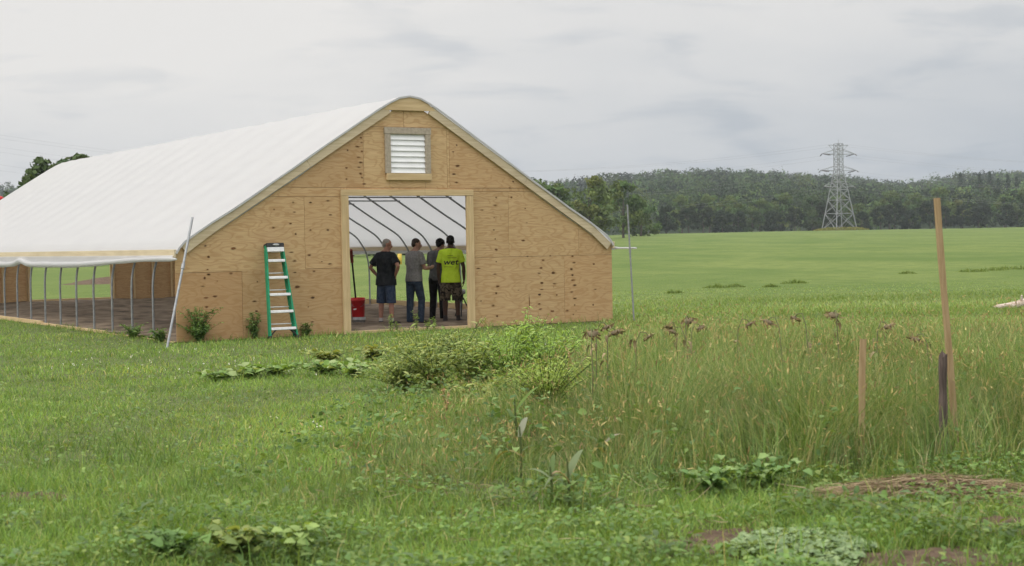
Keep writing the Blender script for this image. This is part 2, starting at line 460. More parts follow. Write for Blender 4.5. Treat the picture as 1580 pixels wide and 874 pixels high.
def sheets_around(rect, hole):
    """split a rectangle round a rectangular hole"""
    x0, x1, z0, z1 = rect; hx0, hx1, hz0, hz1 = hole
    if x1 <= hx0 or x0 >= hx1 or z1 <= hz0 or z0 >= hz1: return [rect]
    out = []
    if x0 < hx0: out.append((x0, hx0, z0, z1))
    if x1 > hx1: out.append((hx1, x1, z0, z1))
    a, b = max(x0, hx0), min(x1, hx1)
    if z0 < hz0: out.append((a, b, z0, hz0))
    if z1 > hz1: out.append((a, b, hz1, z1))
    return out
SHEETS = [  # s0, s1, z0, z1 : full sheets and offcuts as they were nailed on
    (0.0, 1.21, -0.08, 1.194), (1.21, 3.15, -0.08, 1.209), (5.9, 7.98, -0.08, 1.339), (7.98, 9.14, -0.08, 1.339),
    (0.0, 2.42, 1.195, 2.504), (2.42, 3.15, 1.21, 2.504), (5.9, 6.71, 1.34, 2.604), (6.71, 8.34, 1.34, 2.604), (8.34, 9.14, 1.34, 2.604),
    (3.15, 5.9, 2.40, 2.669),
    (0.0, 3.15, 2.505, 2.669), (1.70, 3.62, 2.67, 3.80), (3.62, 5.37, 2.67, 3.794), (5.37, 5.42, 2.67, 3.794), (5.9, 9.14, 2.605, 2.669), (5.42, 9.14, 2.67, 4.4),
    (3.0, 3.62, 3.80, 4.4), (3.62, 4.46, 3.795, 4.5), (4.46, 5.42, 3.795, 4.5)]
def gable(name, y, out, seed, parent, vent=True):
    """plywood wall of separate sheets standing at local y; out = -1 when its face looks to the camera's side"""
    rnd = random.Random(seed)
    mb = MB(); cols = []
    th = 0.015
    for sh in SHEETS:
        pcs = [sh]
        for hole in [(DOOR[0], DOOR[1], -1, DOOR[2])] + ([VENT] if vent else []):
            pcs = [q for p in pcs for q in sheets_around(p, hole)]
        tone = rnd.choice([0.42, 0.52, 0.62, 0.74]) + rnd.uniform(-.05, .05); red = rnd.uniform(0.0, 0.5); off = rnd.random()
        if sh[2] >= 2.6 and 3.6 <= sh[0] < 5.4: tone, red = 0.68, 0.02
        if sh[0] == 0.0 and sh[2] < 0: red, tone = 0.85, 0.48
        pop = rnd.uniform(0, 0.004)
        for (x0, x1, z0, z1) in pcs:
            e = 0.0025
            poly = clip_roof([(x0 + e, z0 + e), (x1 - e, z0 + e), (x1 - e, z1 - e), (x0 + e, z1 - e)])
            if len(poly) < 3: continue
            f0, f1 = y + out * pop, y - out * th
            A = [(p[0], f0, p[1]) for p in poly]; B = [(p[0], f1, p[1]) for p in poly]; n = len(poly)
            base = len(mb.v)
            fr = list(range(n)); fr = fr if out < 0 else fr[::-1]
            bk = [n + i for i in range(n)]; bk = bk[::-1] if out < 0 else bk
            mb.faces(A + B, [fr, bk] + [(i, (i + 1) % n, n + (i + 1) % n, n + i) for i in range(n)])
            cols += [(tone, red, off)] * (2 * n)
            poly = clip_roof([(x0, z0), (x1, z0), (x1, z1 + 0.006), (x0, z1 + 0.006)])  # added backing layer: blocks light leaking through joints, darker behind the front wall
            if len(poly) > 2:
                bk = [(p[0], y - out * 0.0165, p[1]) for p in poly]; mb.poly(bk if out < 0 else bk[::-1]); cols += [(-0.5 if out < 0 else tone, 0.5, off)] * len(poly)
    # knots: the veneer repeats, so the same knots return in vertical columns
    def knot(s, z, w, h, k, red):
        n = 9; yk = y + out * 0.0065
        pts = [(s, yk, z)] + [(s + w * math.cos(2 * math.pi * i / n + .2) * rnd.uniform(.8, 1.2), yk, z + h * math.sin(2 * math.pi * i / n + .2) * rnd.uniform(.8, 1.2)) for i in range(n)]
        fs = [(0, 1 + i, 1 + (i + 1) % n) for i in range(n)]
        mb.faces(pts, fs if out < 0 else [f[::-1] for f in fs], 1)
        cols.extend([(k, red, 0)] + [(0, red, 0)] * n)
    def ok(s, z): return 0.05 < s < W - 0.05 and 0.1 < z < roof_z(s) - 0.25 and not (3.0 < s < 6.0 and z < 2.7) and not (3.95 < s < 5.1 and 2.7 < z < 3.85)
    for (s, za, zb, n) in [(0.55, 0.2, 1.65, 9), (0.68, 0.5, 1.1, 3), (1.45, 0.25, 0.95, 4), (2.22, 0.9, 2.45, 8), (2.55, 0.25, 2.3, 6), (2.95, 1.3, 2.4, 5), (3.55, 2.75, 3.6, 10), (3.30, 2.8, 3.3, 3), (5.55, 2.75, 3.7, 6), (6.78, 2.5, 2.95, 4), (6.42, 0.2, 2.5, 12), (6.05, 0.3, 2.2, 3), (7.12, 1.3, 2.3, 4), (7.42, 0.3, 1.25, 8), (7.72, 0.3, 1.3, 5), (8.15, 0.15, 1.3, 11), (8.72, 0.3, 1.6, 4), (1.0, 1.2, 2.0, 3), (1.75, 1.6, 2.7, 4)]:
        for i in range(n):
            z = za + (zb - za) * (i + rnd.uniform(-.25, .25)) / max(n - 1, 1); ss = s + rnd.gauss(0, 0.04)
            if ok(ss, z): knot(ss, z, rnd.uniform(0.026, 0.074), rnd.uniform(0.015, 0.033), rnd.uniform(0.5, 1.0), rnd.random())
    for i in range(30):
        ss, z = rnd.uniform(0.1, 9), rnd.uniform(0.1, 4)
        if ok(ss, z): knot(ss, z, rnd.uniform(0.015, 0.035), rnd.uniform(0.008, 0.018), rnd.uniform(0.3, 0.8), rnd.random())
    knot(7.15, 0.45, 0.015, 0.20, 0.8, 0.8)
    o = mb.build(name, [MAT['plywood'], MAT['knot']], parent)
    at = o.data.attributes.new('col', 'FLOAT_COLOR', 'POINT')
    c4 = np.ones((len(cols), 4), np.float32); c4[:, :3] = cols; at.data.foreach_set('color', c4.ravel())
    return o
front = gable('front_wall', 0.0, -1, 4, gh)
back = gable('rear_wall', L, 1, 9, gh, vent=False)
# studs behind the sheets
for yy, sgn, nm in ((0.0, 1, front), (L, -1, back)):
    mb = MB()
    for s in (0.06, 0.62, 1.22, 1.83, 2.44, 3.21, 5.83, 6.5, 7.1, 7.72, 8.33, 9.08):
        y0 = yy + sgn * 0.018; y1 = yy + sgn * 0.105
        mb.box(s - 0.019, s + 0.019, min(y0, y1), max(y0, y1), 0.0, roof_z(s) - 0.2)
    mb.box(3.24, 5.80, min(yy + sgn * .018, yy + sgn * .105), max(yy + sgn * .018, yy + sgn * .105), 2.525, 2.62)
    mb.build('stud_frame', MAT['lumber_z'], gh)
# door surrounds: two jambs, a header in two lengths, a sill
def bx(name, x0, x1, y0, y1, z0, z1, mat, parent):
    mb = MB(); mb.box(x0, x1, y0, y1, z0, z1); o = mb.build(name, mat, parent)
    bv = o.modifiers.new('edge', 'BEVEL'); bv.width = 0.003; bv.segments = 2
    return o
for (y0, y1) in ((-0.046, -0.006), (L + 0.006, L + 0.046)):
    bx('door_jamb', DOOR[0] - 0.135, DOOR[0] + 0.012, y0, y1, -0.05, DOOR[2] - 0.004, MAT['lumber_z'], gh)
    bx('door_jamb', DOOR[1] - 0.012, DOOR[1] + 0.135, y0, y1, -0.05, DOOR[2] - 0.004, MAT['lumber_z'], gh)
    bx('door_header', DOOR[0] - 0.14, 4.86, y0, y1, DOOR[2], DOOR[2] + 0.115, MAT['lumber_x'], gh)
    bx('door_header', 4.864, DOOR[1] + 0.14, y0, y1, DOOR[2] + 0.004, DOOR[2] + 0.118, MAT['lumber_x'], gh)
bx('door_sill', DOOR[0] + 0.014, DOOR[1] - 0.014, -0.04, 0.05, -0.05, 0.05, MAT['lumber_x'], gh)
bx('door_sill', DOOR[0] + 0.014, DOOR[1] - 0.014, L - 0.05, L + 0.04, -0.05, 0.13, MAT['lumber_x'], gh)
# gable vent with its louver
vf = bx('vent_frame', VENT[0] - 0.10, VENT[0] + 0.01, -0.05, -0.007, VENT[2] - 0.004, VENT[3] + 0.004, MAT['trim_grey'], gh)
bx('vent_frame_side', VENT[1] - 0.01, VENT[1] + 0.10, -0.05, -0.007, VENT[2] - 0.004, VENT[3] + 0.004, MAT['trim_grey'], vf)
bx('vent_frame_head', VENT[0] - 0.11, VENT[1] + 0.11, -0.054, -0.007, VENT[3] + 0.006, VENT[3] + 0.125, MAT['trim_grey'], vf)
bx('vent_sill', VENT[0] - 0.08, VENT[1] + 0.11, -0.054, -0.007, VENT[2] - 0.13, VENT[2] - 0.006, MAT['lumber_x'], vf)
mb = MB()
ns = 7; hz = (VENT[3] - VENT[2]) / ns
for i in range(ns):
    z0 = VENT[2] + i * hz
    P = [(VENT[0] + .013, -0.032, z0 + 0.004), (VENT[1] - .013, -0.032, z0 + 0.004), (VENT[1] - .013, 0.004, z0 + hz + 0.008), (VENT[0] + .013, 0.004, z0 + hz + 0.008)]
    Qp = [(x, y_ + 0.006, z_) for x, y_, z_ in P]
    mb.faces(P + Qp, [(0, 1, 2, 3), (7, 6, 5, 4), (0, 4, 5, 1), (1, 5, 6, 2), (2, 6, 7, 3), (3, 7, 4, 0)])
mb.build('louver', MAT['pvc'], gh)

# roof film: one sheet pulled over the hoops, sagging a little between them
HOOPS = [0.06] + [0.1 + 1.205 * i for i in range(1, 18)] + [L - 0.9]
NL = 190
def dense_profile(d, n=6):
    pts = inset(d) if d else list(PROF); out = []
    for (a, b) in zip(pts[:-1], pts[1:]):
        for k in range(n): out.append((a[0] + (b[0] - a[0]) * k / n, a[1] + (b[1] - a[1]) * k / n))
    out.append(pts[-1]); return out
prof = dense_profile(-0.012, 3)
ls = np.linspace(-0.075, L + 0.075, NL)
V = []
hp = np.array(HOOPS)
for l in ls:
    dist = np.min(np.abs(hp - l)); sag = 0.018 * sstep(0.03, 0.55, dist)
    for k, (s, z) in enumerate(prof):
        c = (s - W / 2) / (W / 2); w = 1 - abs(c) ** 6
        nz = float(vnoise(l * 1.0, s * 1.0, 0.9, 77) - 0.5) * 0.014
        V.append((s - c * sag * 0.6 * w, l, z - sag * w + nz * w))
V = np.array(V); npf = len(prof)
ii, jj = np.meshgrid(np.arange(NL - 1), np.arange(npf - 1), indexing='ij'); b0 = (ii * npf + jj).ravel()
Q = np.stack([b0, b0 + 1, b0 + npf + 1, b0 + npf], 1)
me = fastmesh('roof_film', V, Q[:, ::-1]); me.polygons.foreach_set('use_smooth', np.ones(len(Q), bool))
link('roof_film', me, gh, [MAT['film']])

# rake boards on the gable front and the wrinkled film edge clamped over them
def strip(name, d0, d1, y0, y1, i0, i1, mat, jag=0.0, seed=1, pr=None):
    rnd = random.Random(seed)
    A, B = inset(d0), inset(d1); mb = MB(); P = []
    for i in range(i0, i1 + 1):
        j = rnd.uniform(-jag, jag)
        P += [(A[i][0], y0, A[i][1]), (B[i][0], y0, B[i][1] + j), (B[i][0], y1, B[i][1] + j), (A[i][0], y1, A[i][1])]
    n = i1 - i0; fs = []
    for k in range(n):
        a, b = k * 4, k * 4 + 4
        for q in range(4): fs.append((a + q, b + q, b + (q + 1) % 4, a + (q + 1) % 4))
    fs += [(3, 2, 1, 0), tuple(n * 4 + q for q in range(4))]
    mb.faces(P, fs); return mb.build(name, mat, gh)
NP = len(PROF)
def straight_board(name, sa, sb, d0, d1, y0, y1, mat):
    """a straight plank whose upper edge follows the roof line between two stations"""
    za, zb = roof_z(sa), roof_z(sb); t = Vector((sb - sa, zb - za)).normalized(); n = Vector((t.y, -t.x))
    a, b = Vector((sa, za)), Vector((sb, zb))
    P = [a + n * d0, b + n * d0, b + n * d1, a + n * d1]
    mb = MB(); pts = [(p.x, y0, p.y) for p in P] + [(p.x, y1, p.y) for p in P]
    mb.faces(pts, [(3, 2, 1, 0), (4, 5, 6, 7), (0, 1, 5, 4), (1, 2, 6, 5), (2, 3, 7, 6), (3, 0, 4, 7)])
    return mb.build(name, mat, gh)
MAT['rake'] = lumber('rake_lumber', (0.50, 0.40, 0.26), (0.64, 0.54, 0.38), 0)
for (sa, sb) in ((0.10, 0.62), (0.624, 2.45), (2.454, 4.08), (W - 4.08, W - 2.0), (W - 1.996, W - 0.42), (W - 0.416, W - 0.03)):
    straight_board('rake_board', sa, sb, 0.018, 0.172, -0.05, -0.007, MAT['rake'])
apx = [p for p in inset(0.02) if 4.05 < p[0] < W - 4.05]
mb = MB(); top_ = [(4.03, 4.10)] + [(p[0], p[1]) for p in apx] + [(W - 4.03, 4.105)]; nq = len(top_)
P = [(a, -0.053, b_) for a, b_ in top_] + [(a, -0.0075, b_) for a, b_ in top_]
mb.faces(P, [tuple(range(nq)), tuple(range(2 * nq - 1, nq - 1, -1))] + [(k, nq + k, nq + (k + 1) % nq, (k + 1) % nq) for k in range(nq)])
mb.build('rake_board', MAT['lumber_x'], gh)
strip('film_edge', -0.012, 0.022, -0.074, -0.056, 0, NP - 1, MAT['film'], 0.005, 3)
strip('film_tail', 0.166, 0.19, -0.012, -0.0068, 2, 11, MAT['curtain'], 0.012, 5)
strip('film_tail', 0.166, 0.178, -0.012, -0.0068, NP - 8, NP - 3, MAT['curtain'], 0.006, 6)

# hoops with collar ties, purlins
hp_prof = inset(0.045)
half = [p for p in hp_prof if p[0] <= W / 2 + 1e-6 and p[1] > 1.74]
for k, l in enumerate(HOOPS):
    mb = MB()
    left = [(0.035, l, -0.05), (0.035, l, 0.7), (0.038, l, 0.98), (0.058, l, 1.16), (0.095, l, 1.33), (0.15, l, 1.49), (0.24, l, 1.63)] + [(s, l, z) for s, z in half]
    right = [(W - s, l, z) for s, _, z in left[::-1]][1:]
    path = [Vector(q) for q in left + right]
    for _ in range(2):
        path = [path[0]] + [q for a, b in zip(path[:-1], path[1:]) for q in (a.lerp(b, .25), a.lerp(b, .75))] + [path[-1]]
    mb.tube(path, 0.022, 8)
    ho = mb.build('hoop', MAT['steel'], gh)
    if k % 2 == 1:
        mb = MB(); zt = 2.62; st = 1.60
        mb.tube([(st, l, zt), (W - st, l, zt)], 0.017, 6); mb.build('collar_tie', MAT['steel'], ho)
for s in (2.35, W / 2, W - 2.35):
    mb = MB(); mb.tube([(s, 0.03, roof_z(s) - 0.095), (s, L - 0.03, roof_z(s) - 0.095)], 0.017, 6); mb.build('purlin', MAT['steel'], gh)
# hip boards (along both eaves), base boards
for side, s0, s1 in ((0, -0.035, 0.003), (1, W - 0.003, W + 0.035)):
    cuts = [-0.06, 4.9, 9.75, 14.6, 19.5, L + 0.06]
    for a, b in zip(cuts[:-1], cuts[1:]):
        bx('hip_board', s0, s1, a + 0.002, b - 0.002, 1.465, 1.60, MAT['hip_lumber'], gh)
    bcuts = [0.05, 4.0, 8.6, 13.4, 18.0, L - 0.05]
    for i, (a, b) in enumerate(zip(bcuts[:-1], bcuts[1:])):
        top = 0.20 if side else (0.02, 0.05, 0.085, 0.12, 0.15)[i]
        bx('base_board', s0, s1, a + 0.002, b - 0.002, -0.15, top, MAT['lumber_y'], gh)
# roll-up side curtains: a hanging film and the rolled tube below it
def curtain(side, zfun):
    s_in = -0.045 if side == 0 else W + 0.045; sg = -1 if side == 0 else 1
    n = 80; lsx = np.linspace(-0.72 if side else -0.32, L + 0.1, n)
    mb = MB(); P = []
    for i, l in enumerate(lsx):
        zc = zfun(l); fold = 0.012 * math.sin(l * 5.1) + 0.01 * math.sin(l * 11.7)
        lc = max(l, -0.05)
        P += [(s_in + 0, lc, 1.50), (s_in + sg * (0.012 + fold), lc, (1.50 + zc) / 2), (s_in + sg * 0.03, lc, zc)]
    mb.faces(P, [(i * 3 + q, i * 3 + q + 1, i * 3 + q + 4, i * 3 + q + 3) for i in range(n - 1) for q in range(2)], 0, True)
    cu = mb.build('side_curtain', MAT['curtain'], gh)
    mb = MB()
    pts = [(s_in + sg * 0.045, l, zfun(l) - 0.03) for l in lsx]
    rr = [0.017 if l < -0.06 else 0.040 + 0.020 * float(sstep(1.0, 7.0, l)) + 0.004 * math.sin(l * 3.3) for l in lsx]
    mb.tube(pts, rr, 12); mb.build('curtain_roll', MAT['curtain'], cu)
def zl(l):
    z = 1.465 - 0.115 * float(sstep(0.3, 6.6, l))
    z += 0.085 * math.exp(-((l - 10.05) / 0.42) ** 2)
    return z - 0.012 * float(sstep(10.5, 12, l))
curtain(0, zl)
curtain(1, lambda l: 1.50 - 0.03 * float(sstep(0, 6, l)) + 0.008 * math.sin(l * 0.9))

# tilled earth inside
nxs, nys = 60, 140
sx_, ly_ = np.meshgrid(np.linspace(-0.03, W + 0.03, nxs), np.linspace(-0.04, L + 0.04, nys), indexing='ij')
zf = 0.02 + 0.07 * (vnoise(sx_ * 1.0, ly_, 0.7, 3)) + 0.10 * vnoise(sx_, ly_, 0.28, 4) * sstep(0.4, 1.2, sx_)
zf = zf * sstep(-0.05, 0.5, ly_) * 0.55
Vw = np.stack([GX + sx_ * math.cos(GA) - ly_ * math.sin(GA), GY + sx_ * math.sin(GA) + ly_ * math.cos(GA), zf + 0.012], -1).reshape(-1, 3)
ii, jj = np.meshgrid(np.arange(nxs - 1), np.arange(nys - 1), indexing='ij'); b0 = (ii * nys + jj).ravel()
me = fastmesh('soil', Vw, np.stack([b0, b0 + nys, b0 + nys + 1, b0 + 1], 1))
me.polygons.foreach_set('use_smooth', np.ones(len(b0), bool))
tag(link('soil_floor', me, None, [MAT['soil']]), kind='structure')

# ------------------------------------------------------------------ poles beside the greenhouse
def pole(name, pts, r, label):
    base = Vector(pts[0]); e = empty(name, base)
    mb = MB(); mb.tube([Vector(p) - base for p in pts], r, 10); o = mb.build('tube', MAT['steel'], e)
    mb = MB(); d = (Vector(pts[1]) - base)
    mid = d * 0.62; u = d.normalized()
    mb.tube([mid - u * 0.05, mid + u * 0.05], r * 1.45, 10); mb.build('coupling', MAT['steel'], e)
    tag(e, label, 'pole'); return e
pL0 = ground_at(257, 541, -0.02); pL1 = at_depth(297, 336, 26.2)
pole('guide_pole', [pL0, pL1], 0.021, 'galvanised pole leaning against the left corner of the greenhouse')
tip = gl(W + 0.09, -0.70, 1.47); Yr = tip.y
pR0 = at_depth(978.5, 505, Yr); pR0.z = -0.05; pR1 = at_depth(968, 316, Yr)
pole('guide_pole', [pR0, pR1], 0.017, 'slim upright metal pole holding the curtain pipe at the greenhouse right corner')

# ------------------------------------------------------------------ step ladder folded against the wall
lad = empty('step_ladder', gl(1.76, -0.50, 0.0), GA)
tag(lad, 'green fibreglass step ladder leaning folded against the plywood wall', 'ladder')
lad.rotation_euler = (-math.atan2(0.36, 1.68), 0, GA)
H_L = 1.71
def rail_x(z, sg): return sg * (0.255 - 0.105 * z / H_L)
for sg in (-1, 1):
    mb = MB(); mb.bar((rail_x(0.05, sg), 0, 0.05), (rail_x(H_L - .04, sg), 0, H_L - 0.04), 0.032, 0.075, (0, 1, 0)); mb.build('front_rail', MAT['green_rail'], lad)
    mb = MB(); mb.bar((rail_x(0.05, sg) * 0.93, 0.075, 0.05), (rail_x(H_L - .1, sg) * 0.95, 0.06, H_L - 0.1), 0.025, 0.045, (0, 1, 0)); mb.build('rear_rail', MAT['green_rail'], lad)
    mb = MB(); mb.box(rail_x(0, sg) - 0.026, rail_x(0, sg) + 0.026, -0.045, 0.045, 0.0, 0.062); mb.build('foot', MAT['black_plastic'], lad)
    mb = MB(); mb.bar((rail_x(0.06, sg), -0.01, 0.06), (rail_x(0.19, sg) * 0.45, -0.01, 0.19), 0.02, 0.03, (0, 1, 0)); mb.build('foot_brace', MAT['black_plastic'], lad)
for i in range(5):
    z = 0.185 + i * 0.303; w = rail_x(z, 1) - 0.012
    mb = MB(); mb.box(-w, w, -0.055, 0.035, z - 0.020, z + 0.020); mb.box(-w, w, -0.062, -0.055, z - 0.028, z + 0.014)
    o = mb.build('step', MAT['alu'], lad); bv = o.modifiers.new('edge', 'BEVEL'); bv.width = 0.004; bv.segments = 2
    if i < 4:
        mb = MB(); mb.tube([(-w * 0.93, 0.075, z + 0.1), (w * 0.93, 0.075, z + 0.1)], 0.011, 6); mb.build('rear_rung', MAT['alu'], lad)
mb = MB(); mb.box(-0.165, 0.165, -0.075, 0.085, H_L - 0.075, H_L)
cap = mb.build('top_cap', MAT['black_plastic'], lad); bv = cap.modifiers.new('edge', 'BEVEL'); bv.width = 0.012; bv.segments = 3
mb = MB(); mb.box(-0.155, 0.155, -0.068, 0.05, H_L - 0.155, H_L - 0.077); mb.build('cap_bracket', MAT['alu'], cap)
mb = MB(); mb.lathe([(0, 0), (0.062, 0), (0.058, 0.004), (0, 0.004)], 20)
ov = mb.build('oval_plate', MAT['grey_plastic'], cap); ov.location = (0.01, -0.0755, H_L - 0.036); ov.rotation_euler = (R(90), 0, 0); ov.scale = (1.0, 0.30, 1)

# ------------------------------------------------------------------ buckets and tools in the doorway
def bucket(name, loc, r0, r1, h, mat, label, handle=True, mark=False):
    e = empty(name, loc)
    mb = MB(); mb.lathe([(0, 0), (r0 - 0.01, 0), (r0, 0.008), (r1 - 0.004, h - 0.06), (r1 + 0.008, h - 0.058), (r1 + 0.008, h - 0.045), (r1, h - 0.043), (r1 + 0.002, h - 0.004), (r1 - 0.002, h), (r1 - 0.008, h - 0.004), (r0 - 0.008, 0.012), (0, 0.012)], 28)
    mb.build('shell', mat, e)
    if handle:
        mb = MB(); mb.tube([((r1 + .01) * math.cos(t), -(r1 * 0.75) * math.sin(t) * 1.0 - 0.02, h - 0.06 - 0.13 * math.sin(t)) for t in np.linspace(0, math.pi, 15)], 0.003, 6)
        mb.build('bail_handle', MAT['steel'], e)
    if mark:
        mb = MB(); n = 8
        a0, a1 = R(-128), R(-98)
        P = []
        for i in range(n + 1):
            a = a0 + (a1 - a0) * i / n; zc = h * 0.40 + 0.012 * i / n
            rr = r0 + (r1 - r0) * 0.44 + 0.0045
            wv = 0.012 if 0 < i < n else 0.004
            P += [(rr * math.cos(a), rr * math.sin(a), zc - wv), (rr * math.cos(a), rr * math.sin(a), zc + wv)]
        mb.faces(P, [(2 * i, 2 * i + 2, 2 * i + 3, 2 * i + 1) for i in range(n)]); mb.build('printed_mark', MAT['white_paint'], e)
    tag(e, label, 'bucket'); return e
bpos = at_depth(553, 497, 30.9); bz = 0.03
bucket('pail', (bpos.x + 0.02, bpos.y, bz), 0.105, 0.125, 0.155, MAT['grey_plastic'], 'small grey pail under the red bucket in the doorway', False)
bucket('bucket', (bpos.x, bpos.y, bz + 0.156), 0.125, 0.14, 0.385, MAT['red_plastic'], 'red plastic bucket standing on a grey pail inside the doorway', True, True)
a0 = at_depth(541.5, 386, 30.3); a1 = at_depth(552, 480, 31.35); a1.z = 0.06
sh = empty('shovel', a1); tag(sh, 'dark handled shovel with red grip leaning behind the red bucket', 'shovel')
dv = (a0 - a1); u = dv.normalized()
mb = MB(); mb.tube([u * 0.22, dv - u * 0.28], 0.018, 8); mb.build('handle', MAT['black_plastic'], sh)
mb = MB(); mb.tube([dv - u * 0.30, dv], 0.032, 8); mb.build('grip', MAT['dark_red'], sh)
mb = MB(); sd = u.cross(Vector((0, 1, 0))).normalized(); fw = u.cross(sd)
P = []
for q, wv in ((0.0, 0.02), (0.06, 0.09), (0.18, 0.11), (0.27, 0.10)):
    for c in (-1, 0, 1): P.append(u * q + sd * wv * c + fw * (0.02 * abs(c)))
P2 = [p + fw * 0.004 for p in P]
fs = [(r_ * 3 + c, r_ * 3 + c + 1, r_ * 3 + c + 4, r_ * 3 + c + 3) for r_ in range(3) for c in range(2)]
mb.faces(P, fs, 0, True); mb.faces(P2, [f[::-1] for f in fs], 0, True); mb.build('blade', MAT['steel'], sh)
# black tripod beside the right jamb
tp = at_depth(714, 494, 32.6); tp.z = 0.05
tr = empty('tripod', tp); tag(tr, 'small black tripod standing inside the right door jamb', 'tripod')
for k in range(3):
    a = 2 * math.pi * k / 3 + 0.4
    mb = MB(); mb.tube([(0.02 * math.cos(a), 0.02 * math.sin(a), 0.42), (0.22 * math.cos(a), 0.22 * math.sin(a), 0.0)], 0.014, 8); mb.build('leg', MAT['black_plastic'], tr)
mb = MB(); mb.tube([(0, 0, 0.38), (0, 0, 0.52)], 0.022, 8); mb.build('column', MAT['black_plastic'], tr)
mb = MB(); mb.lathe([(0, 0.5), (0.06, 0.50), (0.07, 0.53), (0.07, 0.57), (0.05, 0.60), (0, 0.60)], 14); mb.build('head', MAT['grey_plastic'], tr)

# ------------------------------------------------------------------ people
def temp_mesh(mb, vox, smooth=3):
    me = mb.mesh('tmp'); o = bpy.data.objects.new('tmp', me); COL.objects.link(o)
    m = o.modifiers.new('r', 'REMESH'); m.mode = 'VOXEL'; m.voxel_size = vox; m.use_smooth_shade = True
    if smooth:
        sm = o.modifiers.new('s', 'SMOOTH'); sm.iterations = smooth; sm.factor = 0.5
    dg = bpy.context.evaluated_depsgraph_get(); dg.update()
    out = bpy.data.meshes.new_from_object(o.evaluated_get(dg)); bpy.data.objects.remove(o); bpy.data.meshes.remove(me)
    out.polygons.foreach_set('use_smooth', np.ones(len(out.polygons), bool)); return out
def ell(mb, c, rx, ry, rz, rot=None, n=14):
    P = [(0, 0, -1)]
    for i in range(1, n // 2 + 2):
        a = -math.pi / 2 + math.pi * i / (n // 2 + 2)
        for k in range(n): P.append((math.cos(a) * math.cos(2 * math.pi * k / n), math.cos(a) * math.sin(2 * math.pi * k / n), math.sin(a)))
    P.append((0, 0, 1)); m = n // 2 + 1
    fs = [(0, 1 + (k + 1) % n, 1 + k) for k in range(n)]
    for i in range(m - 1):
        for k in range(n): fs.append((1 + i * n + k, 1 + i * n + (k + 1) % n, 1 + (i + 1) * n + (k + 1) % n, 1 + (i + 1) * n + k))
    last = 1 + m * n
    fs += [(1 + (m - 1) * n + k, 1 + (m - 1) * n + (k + 1) % n, last) for k in range(n)]
    out = []
    for p in P:
        q = Vector((p[0] * rx, p[1] * ry, p[2] * rz))
        if rot: q = rot @ q
        out.append(Vector(c) + q)
    mb.faces(out, fs, 0, True)
def limb(mb, pts, radii, n=12, round_ends=True):
    """tapered limb through joints; flat ends unless rounded"""
    mb.tube(pts, list(radii), n, True)
    if round_ends:
        for p, r_ in ((pts[0], radii[0]), (pts[-1], radii[-1])): ell(mb, p, r_, r_, r_)
def trunk_loft(mb, rings, n=18):
    """rings: centre, half width (x), half depth (y)"""
    P = []
    for (c, rx, ry) in rings:
        for k in range(n):
            t = 2 * math.pi * k / n; ct, st = math.cos(t), math.sin(t)
            e = 0.8
            P.append((c[0] + rx * math.copysign(abs(ct) ** e, ct), c[1] + ry * math.copysign(abs(st) ** e, st), c[2]))
    fs = [(i * n + k, i * n + (k + 1) % n, (i + 1) * n + (k + 1) % n, (i + 1) * n + k) for i in range(len(rings) - 1) for k in range(n)]
    b = mb.faces(P, fs, 0, True)
    mb.poly([P[k] for k in range(n)][::-1]); mb.poly(P[-n:])

def hand(mb, wrist, d, palm_n, s, curl=0.5, side=1):
    """palm and five separate fingers; d: direction of the fingers, palm_n: normal on the palm side"""
    d = Vector(d).normalized(); pn = Vector(palm_n); pn = (pn - d * pn.dot(d)).normalized(); w = d.cross(pn) * side
    wrist = Vector(wrist)
    rot = Matrix((w, pn, d)).transposed()
    ell(mb, wrist + d * 0.045 * s, 0.040 * s, 0.017 * s, 0.055 * s, rot)
    for i, (off, ln) in enumerate(((-0.030, 0.062), (-0.010, 0.076), (0.010, 0.080), (0.030, 0.070))):
        p0 = wrist + d * 0.085 * s + w * off * s
        q = [p0 - d * 0.02 * s, p0]; dd = d.copy()
        for kk in range(3):
            dd = (dd + pn * curl * 0.55).normalized(); q.append(q[-1] + dd * ln * s * (0.42, 0.33, 0.25)[kk])
        mb.tube(q, [0.0095 * s, 0.0095 * s, 0.009 * s, 0.008 * s, 0.007 * s], 8)
    p0 = wrist + d * 0.025 * s + w * 0.033 * s
    q = [p0, p0 + (d * 0.6 + w * 0.7 + pn * 0.3).normalized() * 0.035 * s]; q.append(q[-1] + (d * 0.9 + w * 0.25 + pn * 0.4).normalized() * 0.03 * s); q.append(q[-1] + (d + pn * 0.5).normalized() * 0.022 * s)
    mb.tube(q, [0.013 * s, 0.0115 * s, 0.010 * s, 0.008 * s], 8)

def cloth_mat(name, c1, c2, scale=9):
    m, t, o = new_mat(name)
    v = objvec(t)
    n = noise(t, v, scale, 4, 0.55, 0.8); fold = noise(t, scaled(t, v, (1, 1, 0.45)), 7, 2, 0.5, 1.2)
    principled(t, o, mix_col(t, map_range(t, n, 0.35, 0.65), c1, c2), 0.9, 0, 0.1, fold, 1.0, 0.06); return m
def skin_mat(name, c): return mottled(name, c, tuple(x * 0.82 for x in c), 18, 0.55, 0, 0.3)
MAT['tee_black'] = cloth_mat('black_cotton', (0.016, 0.018, 0.022), (0.028, 0.030, 0.034))
MAT['tee_grey'] = cloth_mat('heather_grey_cotton', (0.19, 0.185, 0.185), (0.26, 0.25, 0.25), 30)
MAT['tee_charcoal'] = cloth_mat('charcoal_cotton', (0.085, 0.085, 0.092), (0.12, 0.12, 0.125))
MAT['tee_neon'] = cloth_mat('neon_yellow_cotton', (0.56, 0.80, 0.05), (0.63, 0.86, 0.065))
MAT['denim'] = cloth_mat('blue_denim', (0.030, 0.045, 0.085), (0.055, 0.075, 0.12), 14)
